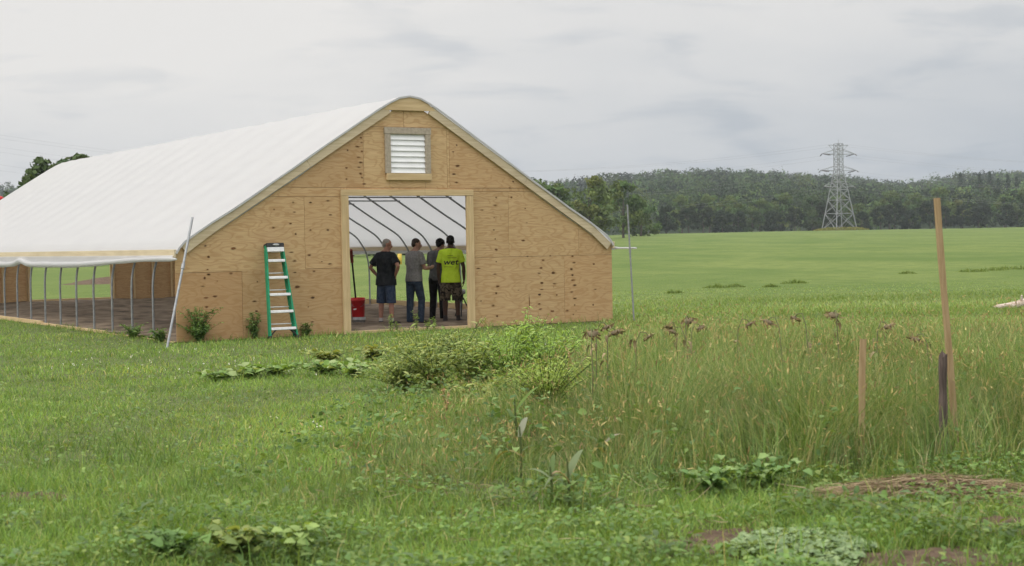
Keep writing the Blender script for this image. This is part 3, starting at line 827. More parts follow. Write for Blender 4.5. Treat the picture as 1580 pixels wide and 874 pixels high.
MAT['denim_dark'] = cloth_mat('dark_blue_denim', (0.028, 0.042, 0.070), (0.05, 0.068, 0.10), 14)
MAT['trouser_black'] = cloth_mat('black_twill', (0.010, 0.010, 0.011), (0.02, 0.02, 0.021))
def camo():
    m, t, o = new_mat('camouflage_cotton'); v = objvec(t)
    a = noise(t, v, 9, 3, 0.5, 1.0); b = noise(t, scaled(t, v, (1, 1, 1), (4, 2, 7)), 13, 3, 0.5, 1.0)
    c = mix_col(t, map_range(t, a, 0.47, 0.53), (0.055, 0.045, 0.032), (0.13, 0.105, 0.075))
    c = mix_col(t, map_range(t, b, 0.56, 0.60), c, (0.02, 0.017, 0.015))
    principled(t, o, c, 0.9, 0, 0.1, a, 0.5, 0.02); return m
MAT['camo'] = camo()
MAT['skin_ruddy'] = skin_mat('ruddy_skin', (0.40, 0.20, 0.145)); MAT['skin_fair'] = skin_mat('fair_skin', (0.42, 0.235, 0.17)); MAT['skin_dark'] = skin_mat('brown_skin', (0.085, 0.045, 0.032)); MAT['skin_olive'] = skin_mat('olive_skin', (0.30, 0.17, 0.12))
MAT['hair_grey'] = mottled('grey_hair', (0.36, 0.33, 0.31), (0.26, 0.235, 0.215), 40, 0.8); MAT['hair_brown'] = mottled('dark_brown_hair', (0.028, 0.018, 0.013), (0.055, 0.035, 0.024), 40, 0.7)
MAT['hair_black'] = mottled('black_hair', (0.009, 0.008, 0.008), (0.02, 0.018, 0.016), 40, 0.8, 0, 0.2, (1, 1, 1), 0.8, 0.02)
MAT['shoe_dark'] = mottled('dark_shoe', (0.03, 0.025, 0.025), (0.06, 0.05, 0.048), 20, 0.7); MAT['sock_pale'] = mottled('pale_sock', (0.42, 0.38, 0.37), (0.5, 0.46, 0.45), 30, 0.9)
MAT['eye'] = mottled('eye_white', (0.6, 0.6, 0.58), (0.6, 0.6, 0.58), 5, 0.3)

def person(c):
    H = c['h']; k = H / 1.75
    e = empty('person', c['loc'], c['rz']); tag(e, c['label'], 'person')
    lean = c.get('lean', 0.0)                                       # forward lean of the upper back
    hipz, kneez, ankz = 0.90 * k, 0.49 * k, 0.085 * k
    sh_y = lean; shz = 1.395 * k; shw = c.get('shw', 0.178) * k; hipw = 0.09 * k
    body = MB(); b = c.get('bulk', 1.0)
    P0 = Vector((0, 0, hipz))
    tor = [((0, 0.0, 0.80 * k), 0.15 * b * k, 0.105 * b * k), ((0, 0, 0.92 * k), 0.168 * b * k, 0.115 * b * k), ((0, 0.01, 1.05 * k), 0.150 * b * k, 0.105 * b * k), ((0, 0.01 + sh_y * 0.4, 1.20 * k), 0.160 * b * k, 0.11 * b * k), ((0, sh_y * 0.75, 1.34 * k), 0.175 * b * k, 0.11 * b * k), ((0, sh_y * 0.95, 1.42 * k), 0.150 * k, 0.085 * k), ((0, sh_y * 1.05, 1.47 * k), 0.075 * k, 0.062 * k)]
    trunk_loft(body, tor)
    neck0 = Vector((0, sh_y, 1.44 * k)); hd = Vector(c.get('head', (0, 0.02, 0))); headc = Vector((0, sh_y * 1.15, 1.618 * k)) + hd
    limb(body, [neck0, headc - Vector((0, 0.01, 0.07 * k))], (0.064 * k, 0.060 * k))
    ht = c.get('head_rot', (0, 0, 0)); hr = (Matrix.Rotation(ht[2], 3, 'Z') @ Matrix.Rotation(ht[0], 3, 'X'))
    hp = lambda x, y, z: headc + hr @ (Vector((x, y, z)) * k)
    ell(body, hp(0, -0.008, 0.028), 0.074 * k, 0.092 * k, 0.09 * k, hr); ell(body, hp(0, 0.018, -0.04), 0.058 * k, 0.070 * k, 0.078 * k, hr)
    ell(body, hp(0, 0.058, -0.085), 0.032 * k, 0.03 * k, 0.026 * k, hr)                    # chin
    ell(body, hp(0, 0.100, -0.022), 0.015 * k, 0.020 * k, 0.022 * k, hr); ell(body, hp(0, 0.090, 0.0), 0.011 * k, 0.016 * k, 0.026 * k, hr)     # nose
    ell(body, hp(0, 0.083, -0.058), 0.024 * k, 0.012 * k, 0.010 * k, hr)                   # mouth
    for sg in (-1, 1): ell(body, hp(0.076 * sg, -0.006, -0.008), 0.010 * k, 0.022 * k, 0.034 * k, hr); ell(body, hp(0.03 * sg, 0.074, 0.018), 0.022 * k, 0.014 * k, 0.008 * k, hr)
    for sg in (-1, 1): limb(body, [(0.03 * sg, sh_y, 1.47 * k), (0.14 * sg, sh_y * 0.95, 1.41 * k)], (0.05 * k, 0.045 * k))
    arms = []
    for sg, key in ((-1, 'la'), (1, 'ra')):
        S = Vector((shw * sg, sh_y * 0.95, shz)); el, wr, hd_, pn = [Vector(q) for q in c[key]]
        el = S + el * k; wr = el + wr * k
        limb(body, [S, S.lerp(el, 0.5), el, el.lerp(wr, 0.35), wr], (0.052 * k * b, 0.046 * k * b, 0.037 * k, 0.039 * k, 0.026 * k))
        hand(body, wr, hd_, pn, k * 1.0, c.get('curl', 0.5), -sg); arms.append((S, el, wr))
    legs = []
    for sg, key in ((-1, 'll'), (1, 'rl')):
        Hj = Vector((hipw * sg, 0, hipz - 0.02)); kn = Vector((hipw * sg * 1.1, 0, kneez)) + Vector(c[key][0]); an = Vector((hipw * sg * 1.15, 0, ankz)) + Vector(c[key][1])
        limb(body, [Hj, Hj.lerp(kn, 0.5), kn, kn.lerp(an, 0.35), an], (0.088 * k, 0.075 * k, 0.052 * k, 0.054 * k, 0.034 * k))
        fdir = Matrix.Rotation(c[key][2], 3, 'Z') @ Vector((0, 1, 0))
        ell(body, an + fdir * 0.07 * k - Vector((0, 0, 0.045 * k)), 0.04 * k, 0.11 * k, 0.034 * k, Matrix.Rotation(c[key][2], 3, 'Z'))
        legs.append((Hj, kn, an, fdir, c[key][2]))
    me = temp_mesh(body, 0.0075); bo = link('body', me, e, [c['skin']])
    # eyes
    for sg in (-1, 1):
        mb = MB(); ell(mb, hp(0.03 * sg, 0.082, 0.004), 0.012 * k, 0.008 * k, 0.007 * k, hr, 8); mb.build('eye', MAT['eye'], e)
    # hair
    hb = MB(); hs = c.get('hair_size', 1.0)
    ell(hb, hp(0, -0.020, 0.046), 0.079 * k * hs, 0.090 * k * hs, 0.078 * k * hs, hr); ell(hb, hp(0, -0.050, 0.0), 0.073 * k * hs, 0.058 * k * hs, 0.072 * k * hs, hr)
    rr = random.Random(int(H * 1000))
    if c.get('curly'):
        for i in range(46):
            a, z_ = rr.uniform(0, 6.28), rr.uniform(-0.4, 1); q = math.sqrt(max(0, 1 - z_ * z_))
            p = Vector((0.082 * q * math.cos(a), -0.03 + 0.088 * q * math.sin(a), 0.04 + 0.082 * z_))
            if p.y > 0.05 and p.z < 0.06: continue
            ell(hb, hp(*p), 0.021 * k, 0.021 * k, 0.021 * k, None, 8)
    link('hair', temp_mesh(hb, 0.008, 1), e, [c['hair']])
    # shirt
    sb = MB(); g = 0.022 * k; hem = c.get('hem', 0.84)
    st = [((0, 0.0, hem * k), 0.182 * b * k + g, 0.118 * b * k + g)] + [(q[0], q[1] * 1.02 + g, q[2] * 1.02 + g) for q in tor[1:5]] + [((0, sh_y * 0.95, 1.425 * k), 0.150 * k + g, 0.085 * k + g * 0.7), ((0, sh_y * 1.02, 1.478 * k), 0.078 * k, 0.066 * k)]
    trunk_loft(sb, st, 24)
    for sg in (-1, 1): limb(sb, [(0.045 * sg, sh_y, 1.447 * k), (0.15 * sg, sh_y * 0.95, 1.405 * k)], (0.052 * k, 0.060 * k))
    for (S, el, wr) in arms:
        q = S.lerp(el, c.get('sleeve', 0.72)); limb(sb, [S + Vector((0, 0, -0.005)), S.lerp(el, .4), q], (0.066 * k * b, 0.069 * k * b, 0.074 * k * b), 14, False); ell(sb, S, 0.066 * k * b, 0.066 * k * b, 0.062 * k * b)
    shirt = link('shirt', temp_mesh(sb, 0.0085, 3), e, [c['shirt_mat']])
    # trousers or shorts
    tb = MB()
    trunk_loft(tb, [((0, 0, 0.80 * k), 0.172 * b * k, 0.122 * b * k), ((0, 0, 0.90 * k), 0.180 * b * k, 0.128 * b * k), ((0, 0, 1.01 * k), 0.160 * b * k, 0.116 * b * k)], 20)
    ell(tb, (-0.075 * k, -0.045 * k, 0.86 * k), 0.09 * k, 0.085 * k, 0.10 * k); ell(tb, (0.075 * k, -0.045 * k, 0.86 * k), 0.09 * k, 0.085 * k, 0.10 * k)
    for (Hj, kn, an, fd, rt) in legs:
        if c['shorts']:
            q = kn.lerp(an, 0.12); wd = c.get('wide', 1.0)
            limb(tb, [Hj, Hj.lerp(kn, .5), kn, q], (0.108 * k, 0.106 * k * wd, 0.098 * k * wd, 0.100 * k * wd), 14, False)
        else:
            limb(tb, [Hj, Hj.lerp(kn, .5), kn, kn.lerp(an, .4), an - Vector((0, 0, 0.045 * k))], (0.104 * k, 0.092 * k, 0.074 * k, 0.072 * k, 0.064 * k), 14, False)
        ell(tb, Hj, 0.105 * k, 0.105 * k, 0.10 * k)
    link('shorts' if c['shorts'] else 'trousers', temp_mesh(tb, 0.0085, 3), e, [c['leg_mat']])
    for (Hj, kn, an, fd, rt) in legs:
        rz = Matrix.Rotation(rt, 3, 'Z'); mb = MB()
        ell(mb, an + fd * 0.068 * k - Vector((0, 0, 0.040 * k)), 0.050 * k, 0.128 * k, 0.044 * k, rz); limb(mb, [an - Vector((0, 0, 0.04 * k)), an + Vector((0, 0, 0.004 * k))], (0.050 * k, 0.046 * k), 12, False)
        so = link('shoe', temp_mesh(mb, 0.009, 2), e, [MAT['shoe_dark']])
        if c['shorts']:
            mb = MB(); mb.tube([an + Vector((0, 0, -0.01)), an.lerp(kn, 0.16)], [0.041 * k, 0.043 * k], 14); mb.build('sock', c.get('sock', MAT['sock_pale']), so)
    return e, shirt, k

P1 = at_depth(597, 500, 30.4); P2 = at_depth(640, 500, 30.75); P3 = at_depth(676, 500, 31.7); P4 = at_depth(697, 500, 30.95)
FZ = 0.035
down = ((0.03, 0.0, -0.29), (0.02, 0.05, -0.25), (0, 0.1, -1), (-1, 0, 0))
person(dict(loc=(P1.x, P1.y, FZ), rz=R(-34), h=1.72, bulk=1.12, skin=MAT['skin_ruddy'], hair=MAT['hair_grey'], hair_size=0.97, shirt_mat=MAT['tee_black'], leg_mat=MAT['denim'], shorts=True, wide=1.02,
    la=((-0.17, -0.06, -0.24), (0.10, 0.14, -0.20), (0.75, 0.6, -0.2), (0.5, -0.8, -0.3)), ra=((0.20, -0.08, -0.22), (-0.15, 0.10, -0.17), (-0.7, 0.5, -0.25), (-0.4, -0.8, -0.3)),
    ll=((-0.03, 0.0, 0), (-0.04, -0.01, 0), R(25)), rl=((0.02, 0.0, 0), (0.04, -0.02, 0), R(-30)), head=(0.02, 0.03, -0.01), head_rot=(R(-12), 0, R(-48)), hem=0.80, sleeve=0.75,
    label='grey haired man in black tee and denim shorts with hands on hips'))
person(dict(loc=(P2.x, P2.y, FZ), rz=R(-42), h=1.72, bulk=0.98, skin=MAT['skin_fair'], hair=MAT['hair_brown'], shirt_mat=MAT['tee_grey'], leg_mat=MAT['denim_dark'], shorts=False,
    la=((-0.05, 0.05, -0.28), (0.12, 0.20, 0.0), (0.8, 0.5, 0.1), (0, -0.6, 0.8)), ra=((0.08, 0.03, -0.28), (-0.03, 0.24, 0.02), (-0.6, 0.7, 0.1), (0, -0.4, 0.9)),
    ll=((0.0, -0.02, 0), (0.02, -0.06, 0), R(10)), rl=((0.03, 0.08, 0), (0.05, 0.02, 0), R(-20)), head=(0.02, 0.035, -0.01), head_rot=(R(-10), 0, R(-38)), hem=0.86, sleeve=0.7, lean=0.03,
    label='dark haired man in grey tee and blue jeans with arms folded in front'))
person(dict(loc=(P3.x, P3.y, FZ), rz=R(-20), h=1.72, bulk=0.92, skin=MAT['skin_olive'], hair=MAT['hair_black'], curly=True, shirt_mat=MAT['tee_charcoal'], leg_mat=MAT['trouser_black'], shorts=False,
    la=((-0.04, 0.02, -0.28), (0.05, 0.20, -0.08), (0.3, 0.9, 0), (1, 0, 0.2)), ra=((0.05, 0.05, -0.28), (-0.03, 0.22, -0.05), (-0.3, 0.9, 0), (-1, 0, 0.2)),
    ll=((-0.01, 0.03, 0), (-0.01, -0.03, 0), R(8)), rl=((0.01, 0.0, 0), (0.02, -0.02, 0), R(-10)), head=(0.03, 0.06, -0.035), head_rot=(R(-30), 0, R(-25)), hem=0.85, lean=0.06,
    label='curly haired person in charcoal shirt and black trousers half hidden behind the neon shirt'))
e4, shirt4, k4 = person(dict(loc=(P4.x, P4.y, FZ), rz=R(-3), h=1.76, bulk=1.0, skin=MAT['skin_dark'], hair=MAT['hair_black'], hair_size=1.04, shirt_mat=MAT['tee_neon'], leg_mat=MAT['camo'], shorts=True, wide=1.08,
    la=((-0.07, 0.0, -0.29), (0.0, 0.05, -0.25), (0.1, 0.15, -1), (1, 0, 0)), ra=((0.08, 0.0, -0.29), (0.0, 0.05, -0.25), (-0.1, 0.15, -1), (-1, 0, 0)),
    ll=((-0.02, 0.0, 0), (-0.02, 0.0, 0), R(12)), rl=((0.02, 0.02, 0), (0.03, 0.0, 0), R(-12)), head=(0.0, 0.03, -0.005), head_rot=(R(-10), 0, R(4)), hem=0.80, sleeve=0.68, sock=MAT['shoe_dark'],
    label='person in neon yellow tee printed wet and camouflage shorts by the right jamb'))
# the print on the back of the neon shirt, laid onto the cloth
bvh = BVHTree.FromPolygons([v.co.copy() for v in shirt4.data.vertices], [list(p.vertices) for p in shirt4.data.polygons])
def on_back(x, z, lift=0.005):
    hit = bvh.ray_cast(Vector((x, -1, z)), Vector((0, 1, 0)))
    return (x, (hit[0].y if hit[0] else -0.12) - lift, z)
cu = bpy.data.curves.new('print', 'FONT'); cu.body = 'wet'; cu.size = 0.17; cu.align_x = 'CENTER'; cu.align_y = 'CENTER'; cu.shear = 0.2; cu.offset = 0.0025; cu.resolution_u = 3; cu.space_character = 1.02
to = bpy.data.objects.new('print', cu); COL.objects.link(to)
dg = bpy.context.evaluated_depsgraph_get(); dg.update(); tm = bpy.data.meshes.new_from_object(to.evaluated_get(dg)); bpy.data.objects.remove(to)
bm = bmesh.new(); bm.from_mesh(tm); bmesh.ops.triangulate(bm, faces=bm.faces[:]); bmesh.ops.subdivide_edges(bm, edges=[e_ for e_ in bm.edges if e_.calc_length() > 0.03], cuts=1); bm.to_mesh(tm); bm.free()
for v in tm.vertices: v.co = on_back(v.co.x * 1.12 + 0.01, v.co.y * 0.92 + 1.205 * k4)
link('shirt_lettering', tm, shirt4, [MAT['black_plastic']])
MAT['print_soft'] = mottled('faded_print', (0.16, 0.24, 0.03), (0.20, 0.30, 0.04), 9, 0.9)
for (x0, x1, z) in ((-0.05, 0.06, 1.335), (-0.045, 0.015, 1.292), (0.022, 0.13, 1.292), (-0.12, -0.03, 1.115), (-0.02, 0.05, 1.112)):
    mb = MB(); n = 4
    for i in range(n):
        xa, xb = x0 + (x1 - x0) * i / n, x0 + (x1 - x0) * (i + 1) / n
        mb.poly([on_back(xa, z * k4 - 0.004, .004), on_back(xb, z * k4 - 0.004, .004), on_back(xb, z * k4 + 0.005, .004), on_back(xa, z * k4 + 0.005, .004)])
    mb.build('shirt_print', MAT['print_soft'], shirt4)

# ------------------------------------------------------------------ stakes, log, markers
def plank_post(name, base, top, w, d, mat, label, cat, rz=0.3, rag=0.0, seed=1):
    rnd = random.Random(seed); base = Vector(base); top = Vector(top)
    e = MB(); ax = (top - base).normalized(); a = Vector((math.cos(rz), math.sin(rz), 0)); a = (a - ax * a.dot(ax)).normalized(); b_ = ax.cross(a)
    n = 9; P = []; ch = 0.12
    for i in range(n + 1):
        c = (top - base) * (i / n); jw = 1 + rnd.uniform(-.04, .04) * (1 + rag * 3); bow = a * 0.006 * math.sin(i * .6)
        for (u_, v_) in ((-1, -1 + ch), (-1 + ch, -1), (1 - ch, -1), (1, -1 + ch), (1, 1 - ch), (1 - ch, 1), (-1 + ch, 1), (-1, 1 - ch)):
            lift = ax * rnd.uniform(-rag, rag) * 0.1 if i == n else Vector()
            P.append(c + bow + a * u_ * w / 2 * jw + b_ * v_ * d / 2 * jw + lift)
    fs = [(i * 8 + q, i * 8 + (q + 1) % 8, (i + 1) * 8 + (q + 1) % 8, (i + 1) * 8 + q) for i in range(n) for q in range(8)]
    fs += [tuple(range(7, -1, -1)), tuple(n * 8 + q for q in range(8))]
    e.faces(P, fs); o = e.build(name, mat); o.location = base; tag(o, label, cat); return o
YS = 10.95
b = at_depth(1470, 640, YS + 0.05); b.z = -0.1
t_ = at_depth(1446.5, 306, YS)
bt = t_ + (at_depth(1467, 590, YS + .04) - t_) * ((t_.z + 0.1) / (t_.z - at_depth(1467, 590, YS + .04).z))
plank_post('wooden_stake', bt, t_, 0.039, 0.032, MAT['stake'], 'tallest tan wooden stake leaning slightly left above the long grass', 'stake', 0.25, 0.0, 3)
dk = at_depth(1456, 545, YS - 0.09); db = at_depth(1454.5, 672, YS - 0.09); db = dk + (db - dk) * 1.35
plank_post('wooden_stake', db, dk, 0.046, 0.04, MAT['old_wood'], 'dark weathered stake beside the foot of the tallest stake', 'stake', 0.5, 0.35, 5)
s1 = at_depth(1333, 523, 10.9); s0 = at_depth(1328, 665, 10.9); s0 = s1 + (s0 - s1) * 1.45
plank_post('wooden_stake', s0, s1, 0.044, 0.022, MAT['stake'], 'short tan wooden stake standing in the long grass on its own', 'stake', 0.1, 0.08, 8)
# log: bark-stripped trunk lying out in the mown field
la, lb = at_depth(1533, 476, 33.5), at_depth(1640, 459, 34.2)
base = Vector((la.x, la.y, terrain1(la.x, la.y)))
lo = empty('log', base); tag(lo, 'pale stripped log lying on the grass at the right edge', 'log')
n = 16; pts = []; rr = []
for i in range(n + 1):
    p = la.lerp(lb, i / n) - base; p.z += 0.012 * math.sin(i * 1.1); pts.append(p); rr.append(0.045 + 0.045 * min(1, i / 5) + 0.006 * math.sin(i * 2.1))
mb = MB(); mb.tube(pts, rr, 12); mb.build('trunk', MAT['log'], lo)
mb = MB(); mb.tube([pts[6], pts[6] + Vector((0.03, -0.05, 0.13)), pts[6] + Vector((0.02, -0.07, 0.19))], [0.03, 0.024, 0.018], 8); mb.build('branch_stub', MAT['log'], lo)
for q in (4, 11): # the lumps of earth it rests on
    pass
ym = at_depth(617, 408, 118); ym.z = terrain1(ym.x, ym.y)
yp = empty('marker_post', ym); tag(yp, 'yellow marker post out in the field seen between two men in the doorway', 'post')
mb = MB(); mb.lathe([(0.0, -0.2), (0.16, -0.2), (0.16, 1.05), (0.0, 1.05)], 14); mb.build('sleeve', MAT['yellow_paint'], yp)
mb = MB(); mb.lathe([(0.17, 1.05), (0.17, 1.12), (0.10, 1.22), (0, 1.25)], 14); mb.build('dome_cap', MAT['yellow_paint'], yp)
rp = at_depth(-1, 330, 62); zr = at_depth(-1, 303, 62).z
rp.z = terrain1(rp.x, rp.y)
re_ = empty('red_post', rp); tag(re_, 'red post top rising behind the roof at the left edge', 'post')
mb = MB(); mb.lathe([(0, -0.3), (0.16, -0.3), (0.16, zr - rp.z - 0.12), (0, zr - rp.z - .12)], 14); mb.build('shaft', MAT['red_paint'], re_)
mb = MB(); mb.lathe([(0.185, zr - rp.z - 0.12), (0.185, zr - rp.z - .06), (0.1, zr - rp.z), (0, zr - rp.z)], 14); mb.build('cap', MAT['red_paint'], re_)

# ------------------------------------------------------------------ pylon and its wires
TY = 600.0
tb = at_depth(1295, 353.5, TY); TZ = terrain1(tb.x, TY)
pxm = F_PX / TY
def th(py): return (at_depth(1293, py, TY).z - TZ)                 # height on the tower of a picture row
tw = empty('pylon', (tb.x, TY, TZ), R(24)); tag(tw, 'grey steel lattice pylon standing at the far side of the field', 'pylon')
Hb, Hw, Ht = 0.0, th(262), th(222)
bw, ww = 4.9, 1.25
def lw(z): return bw + (ww - bw) * min(1, z / Hw) if z < Hw else ww
for sx_ in (-1, 1):
    for sy_ in (-1, 1):
        mb = MB(); mb.tube([(sx_ * lw(0), sy_ * lw(0), -0.6), (sx_ * ww, sy_ * ww, Hw), (sx_ * ww, sy_ * ww, Ht)], [0.19, 0.17, 0.14], 4); mb.build('leg', MAT['tower'], tw)
lv = [0.0, Hw * 0.28, Hw * 0.50, Hw * 0.67, Hw * 0.80, Hw * 0.91, Hw] + [Hw + (Ht - Hw) * q / 5 for q in range(1, 6)]
for (axd, sgn) in (((1, 0), -1), ((1, 0), 1), ((0, 1), -1), ((0, 1), 1)):
    mb = MB()
    for i, (za, zb) in enumerate(zip(lv[:-1], lv[1:])):
        wa, wb = lw(za), lw(zb); r_ = 0.10 if i < 6 else 0.075
        pt = lambda q, w_, z_: (q * w_ if axd[0] else sgn * w_, sgn * w_ if axd[0] else q * w_, z_)
        mb.tube([pt(-1, wa, za), pt(1, wb, zb)], r_, 4, False); mb.tube([pt(1, wa, za), pt(-1, wb, zb)], r_, 4, False); mb.tube([pt(-1, wb, zb), pt(1, wb, zb)], r_, 4, False)
    mb.build('bracing', MAT['tower'], tw)
arms = [(th(238.5), 7.6), (th(264), 8.3), (th(289), 7.0)]
tips = []
for (z, ln) in arms:
    for sg in (-1, 1):
        mb = MB(); w0 = lw(z)
        for sy_ in (-1, 1):
            mb.tube([(sg * w0, sy_ * w0, z), (sg * ln, 0, z + 0.25)], 0.10, 4); mb.tube([(sg * w0, sy_ * w0, z + 1.9), (sg * ln, 0, z + 0.25)], 0.09, 4)
        mb.tube([(sg * (w0 + ln) / 2, -w0 / 2, z + .1), (sg * (w0 + ln) / 2, w0 / 2, z + .1)], 0.07, 4)
        a = mb.build('crossarm', MAT['tower'], tw)
        for d_ in (-1, 1):
            mb = MB(); mb.tube([(sg * ln, 0, z + 0.2), (sg * (ln - 0.9), d_ * 2.0, z - 0.25), (sg * (ln - 1.5), d_ * 3.3, z - 0.5)], [0.10, 0.21, 0.16], 6); mb.build('insulator', MAT['insulator'], a)
        tips.append((sg * (ln - 1.5), 3.3, z - 0.5, sg))
mb = MB(); zt = th(224.5); mb.tube([(-4.6, 0, zt), (4.6, 0, zt)], 0.12, 4)
for sg in (-1, 1): mb.tube([(sg * 4.4, 0, zt), (sg * ww, 0, zt - 3.0)], 0.08, 4)
mb.tube([(0, 0, zt), (0, 0, th(215))], 0.09, 4); mb.build('top_beam', MAT['tower'], tw)
twm = Matrix.Translation((tb.x, TY, TZ)) @ Matrix.Rotation(R(24), 4, 'Z')
dirL = Vector((-0.93, 0.36, 0))
for i, (x, y_, z, sg) in enumerate(tips + [(-4.4, 0, zt + .3, -1), (4.4, 0, zt + .3, 1)]):
    for way, span, sag in ((-1, 330.0, 13.0), (1, 300.0, 10.0)):
        p0 = twm @ Vector((x, way * -y_, z)); mb = MB(); pts = []
        dv = Vector((math.sin(R(24)) * 1.0, -math.cos(R(24)), 0)) if way > 0 else Vector((-0.985, -0.17, 0))
        if way > 0: dv = Vector((0.985, 0.12, 0))
        for q in range(37):
            t = q / 36; p = p0 + dv * span * t; p.z += -4 * sag * t * (1 - t) + (8.0 if way < 0 else 0) * t; pts.append(p - p0)
        mb.tube(pts, 0.022, 3, False); o = mb.build('power_line', MAT['wire']); o.location = p0
        tag(o, 'thin power line sagging away to the left of the lattice pylon' if way < 0 else 'thin power line running off to the right of the lattice pylon', 'power line', 'power lines left of the pylon' if way < 0 else 'power lines right of the pylon')

# ------------------------------------------------------------------ trees
def card_cloud(rs, centers, radii, n, size, base, spread=0.25, flat=0.8, wild=0.6):
    """leaf clumps: small four-sided leaf sprays scattered over lumpy clumps; returns V, Q, colours"""
    k = rs.integers(0, len(centers), n)
    d = rs.normal(size=(n, 3)); d /= np.linalg.norm(d, axis=1)[:, None]
    rad = rs.random(n) ** 0.45
    P = centers[k] + d * radii[k][:, None] * rad[:, None] * np.array([1, 1, flat])
    nrm = d + rs.normal(size=(n, 3)) * wild + np.array([0, 0, 0.35]); nrm /= np.linalg.norm(nrm, axis=1)[:, None]
    a = np.cross(nrm, rs.normal(size=(n, 3))); a /= np.linalg.norm(a, axis=1)[:, None] + 1e-9
    b = np.cross(nrm, a); s = size * rs.uniform(0.55, 1.25, n)[:, None]
    V = np.stack([P - a * s, P - b * s * 0.62, P + a * s, P + b * s * 0.62], 1).reshape(-1, 3)
    Q = np.arange(n * 4).reshape(-1, 4)
    tone = rs.uniform(1 - spread, 1 + spread, len(centers))[k] * rs.uniform(0.88, 1.12, n)
    yel = rs.uniform(-0.12, 0.18, len(centers))[k]
    col = np.array(base)[None] * tone[:, None] * np.stack([1 + yel, np.ones(n), 1 - yel], 1)
    return V, Q, np.repeat(np.clip(col * 1.25, 0.004, 0.9), 4, axis=0)

def crown_shape(rs, H, Rw, kind):
    """clump centres and radii for a crown of height H and half width Rw"""
    if kind == 'round':
        n = 34; z0 = H * 0.16
        u = rs.random(n); th_ = rs.random(n) * 2 * np.pi
        z = z0 + (H - z0) * (0.06 + 0.88 * u); q = np.sin(np.pi * np.clip((z - z0) / (H - z0) * 0.92 + 0.07, 0, 1)) ** 0.6
        r_ = Rw * q * rs.uniform(0.35, 0.92, n)
        c = np.stack([r_ * np.cos(th_), r_ * np.sin(th_), z], 1); rad = rs.uniform(0.20, 0.36, n) * Rw
    elif kind == 'bushy':
        n = 36; th_ = rs.random(n) * 2 * np.pi; z = H * rs.uniform(0.06, 0.9, n)
        r_ = Rw * np.sqrt(np.clip(1.05 - (z / H) ** 2.2, 0, 1)) * rs.uniform(0.4, 0.95, n)
        c = np.stack([r_ * np.cos(th_), r_ * np.sin(th_), z], 1); rad = rs.uniform(0.22, 0.36, n) * Rw
    elif kind == 'conifer':
        n = 44; z = H * np.linspace(0.10, 0.97, n); th_ = np.arange(n) * 2.4 + rs.random(n)
        r_ = Rw * (1 - z / H) ** 0.8 * rs.uniform(0.3, 0.9, n)
        c = np.stack([r_ * np.cos(th_), r_ * np.sin(th_), z], 1); rad = np.maximum(0.3 * Rw * (1.15 - z / H), 0.45)
    else:                                                                   # open
        n = 26; th_ = rs.random(n) * 2 * np.pi; z = H * rs.uniform(0.38, 0.95, n)
        r_ = Rw * rs.uniform(0.1, 1.0, n) * np.sqrt(np.clip(1.1 - ((z / H - 0.62) / 0.42) ** 2, 0.05, 1))
        c = np.stack([r_ * np.cos(th_), r_ * np.sin(th_), z], 1); rad = rs.uniform(0.14, 0.26, n) * Rw
    return c, rad
def tree_proto(seed, H, Rw, kind, base, n, size):
    rs = np.random.default_rng(seed); rnd = random.Random(seed)
    c, rad = crown_shape(rs, H, Rw, kind)
    V, Q, colr = card_cloud(rs, c, rad, n, size, base)
    crown = fastmesh('crown', V, Q, None, colr); crown.materials.append(MAT['crown'])
    mb = MB(); r0 = 0.022 * H + 0.04
    mb.tube([(0, 0, -0.4), (0.02 * H, 0, H * 0.2), (0, 0.015 * H, H * 0.5), (0, 0, H * 0.86)], [r0, r0 * 0.8, r0 * 0.5, r0 * 0.12], 8)
    for i in range(7):
        j = rnd.randrange(len(c)); t = c[j]; z0 = max(0.12 * H, t[2] * 0.6)
        mb.tube([(0.01 * H, 0, z0), (t[0] * 0.5, t[1] * 0.5, (z0 + t[2]) / 2 + 0.02 * H), tuple(t)], [r0 * 0.35, r0 * 0.25, r0 * 0.08], 6)
    trunk = mb.mesh('trunk'); trunk.materials.append(MAT['bark'])
    return trunk, crown
DG, MG, LG, YG = (0.022, 0.035, 0.016), (0.044, 0.070, 0.025), (0.080, 0.122, 0.038), (0.11, 0.140, 0.045)
protos = {}
for i, (kind, base, H, Rw) in enumerate([('round', DG, 12, 5.2), ('round', MG, 13, 5.6), ('round', LG, 13, 5.4), ('bushy', DG, 10, 5.0), ('bushy', MG, 9.5, 4.8), ('bushy', LG, 11, 5.0), ('round', YG, 12, 5.0), ('bushy', DG, 11, 4.4), ('conifer', (0.024, 0.042, 0.020), 18, 4.6), ('conifer', (0.028, 0.045, 0.022), 16, 3.8), ('open', MG, 9, 3.6)]):
    protos[i] = tree_proto(100 + i, H, Rw, kind, base, 2600, 0.42 if kind != 'open' else 0.34)
def plant_tree(i, x, y, s, rz, label, group, name='broadleaf_tree', sz=None):
    t = empty(name, (x, y, terrain1(x, y) - 0.1), rz); t.scale = (s, s, sz or s)
    link('trunk', protos[i][0], t); link('crown', protos[i][1], t)
    tag(t, label, 'tree', group); return t
rnd = random.Random(5)
def edge_d(u):
    pts = [(-0.40, 330), (-0.30, 300), (-0.22, 260), (-0.12, 215), (-0.04, 230), (0.02, 290), (0.06, 345), (0.083, 400), (0.10, 560), (0.13, 612), (0.2, 622), (0.30, 640), (0.46, 655)]
    for (a, da), (b, db_) in zip(pts[:-1], pts[1:]):
        if a <= u <= b: return da + (db_ - da) * (u - a) / (b - a)
    return 640
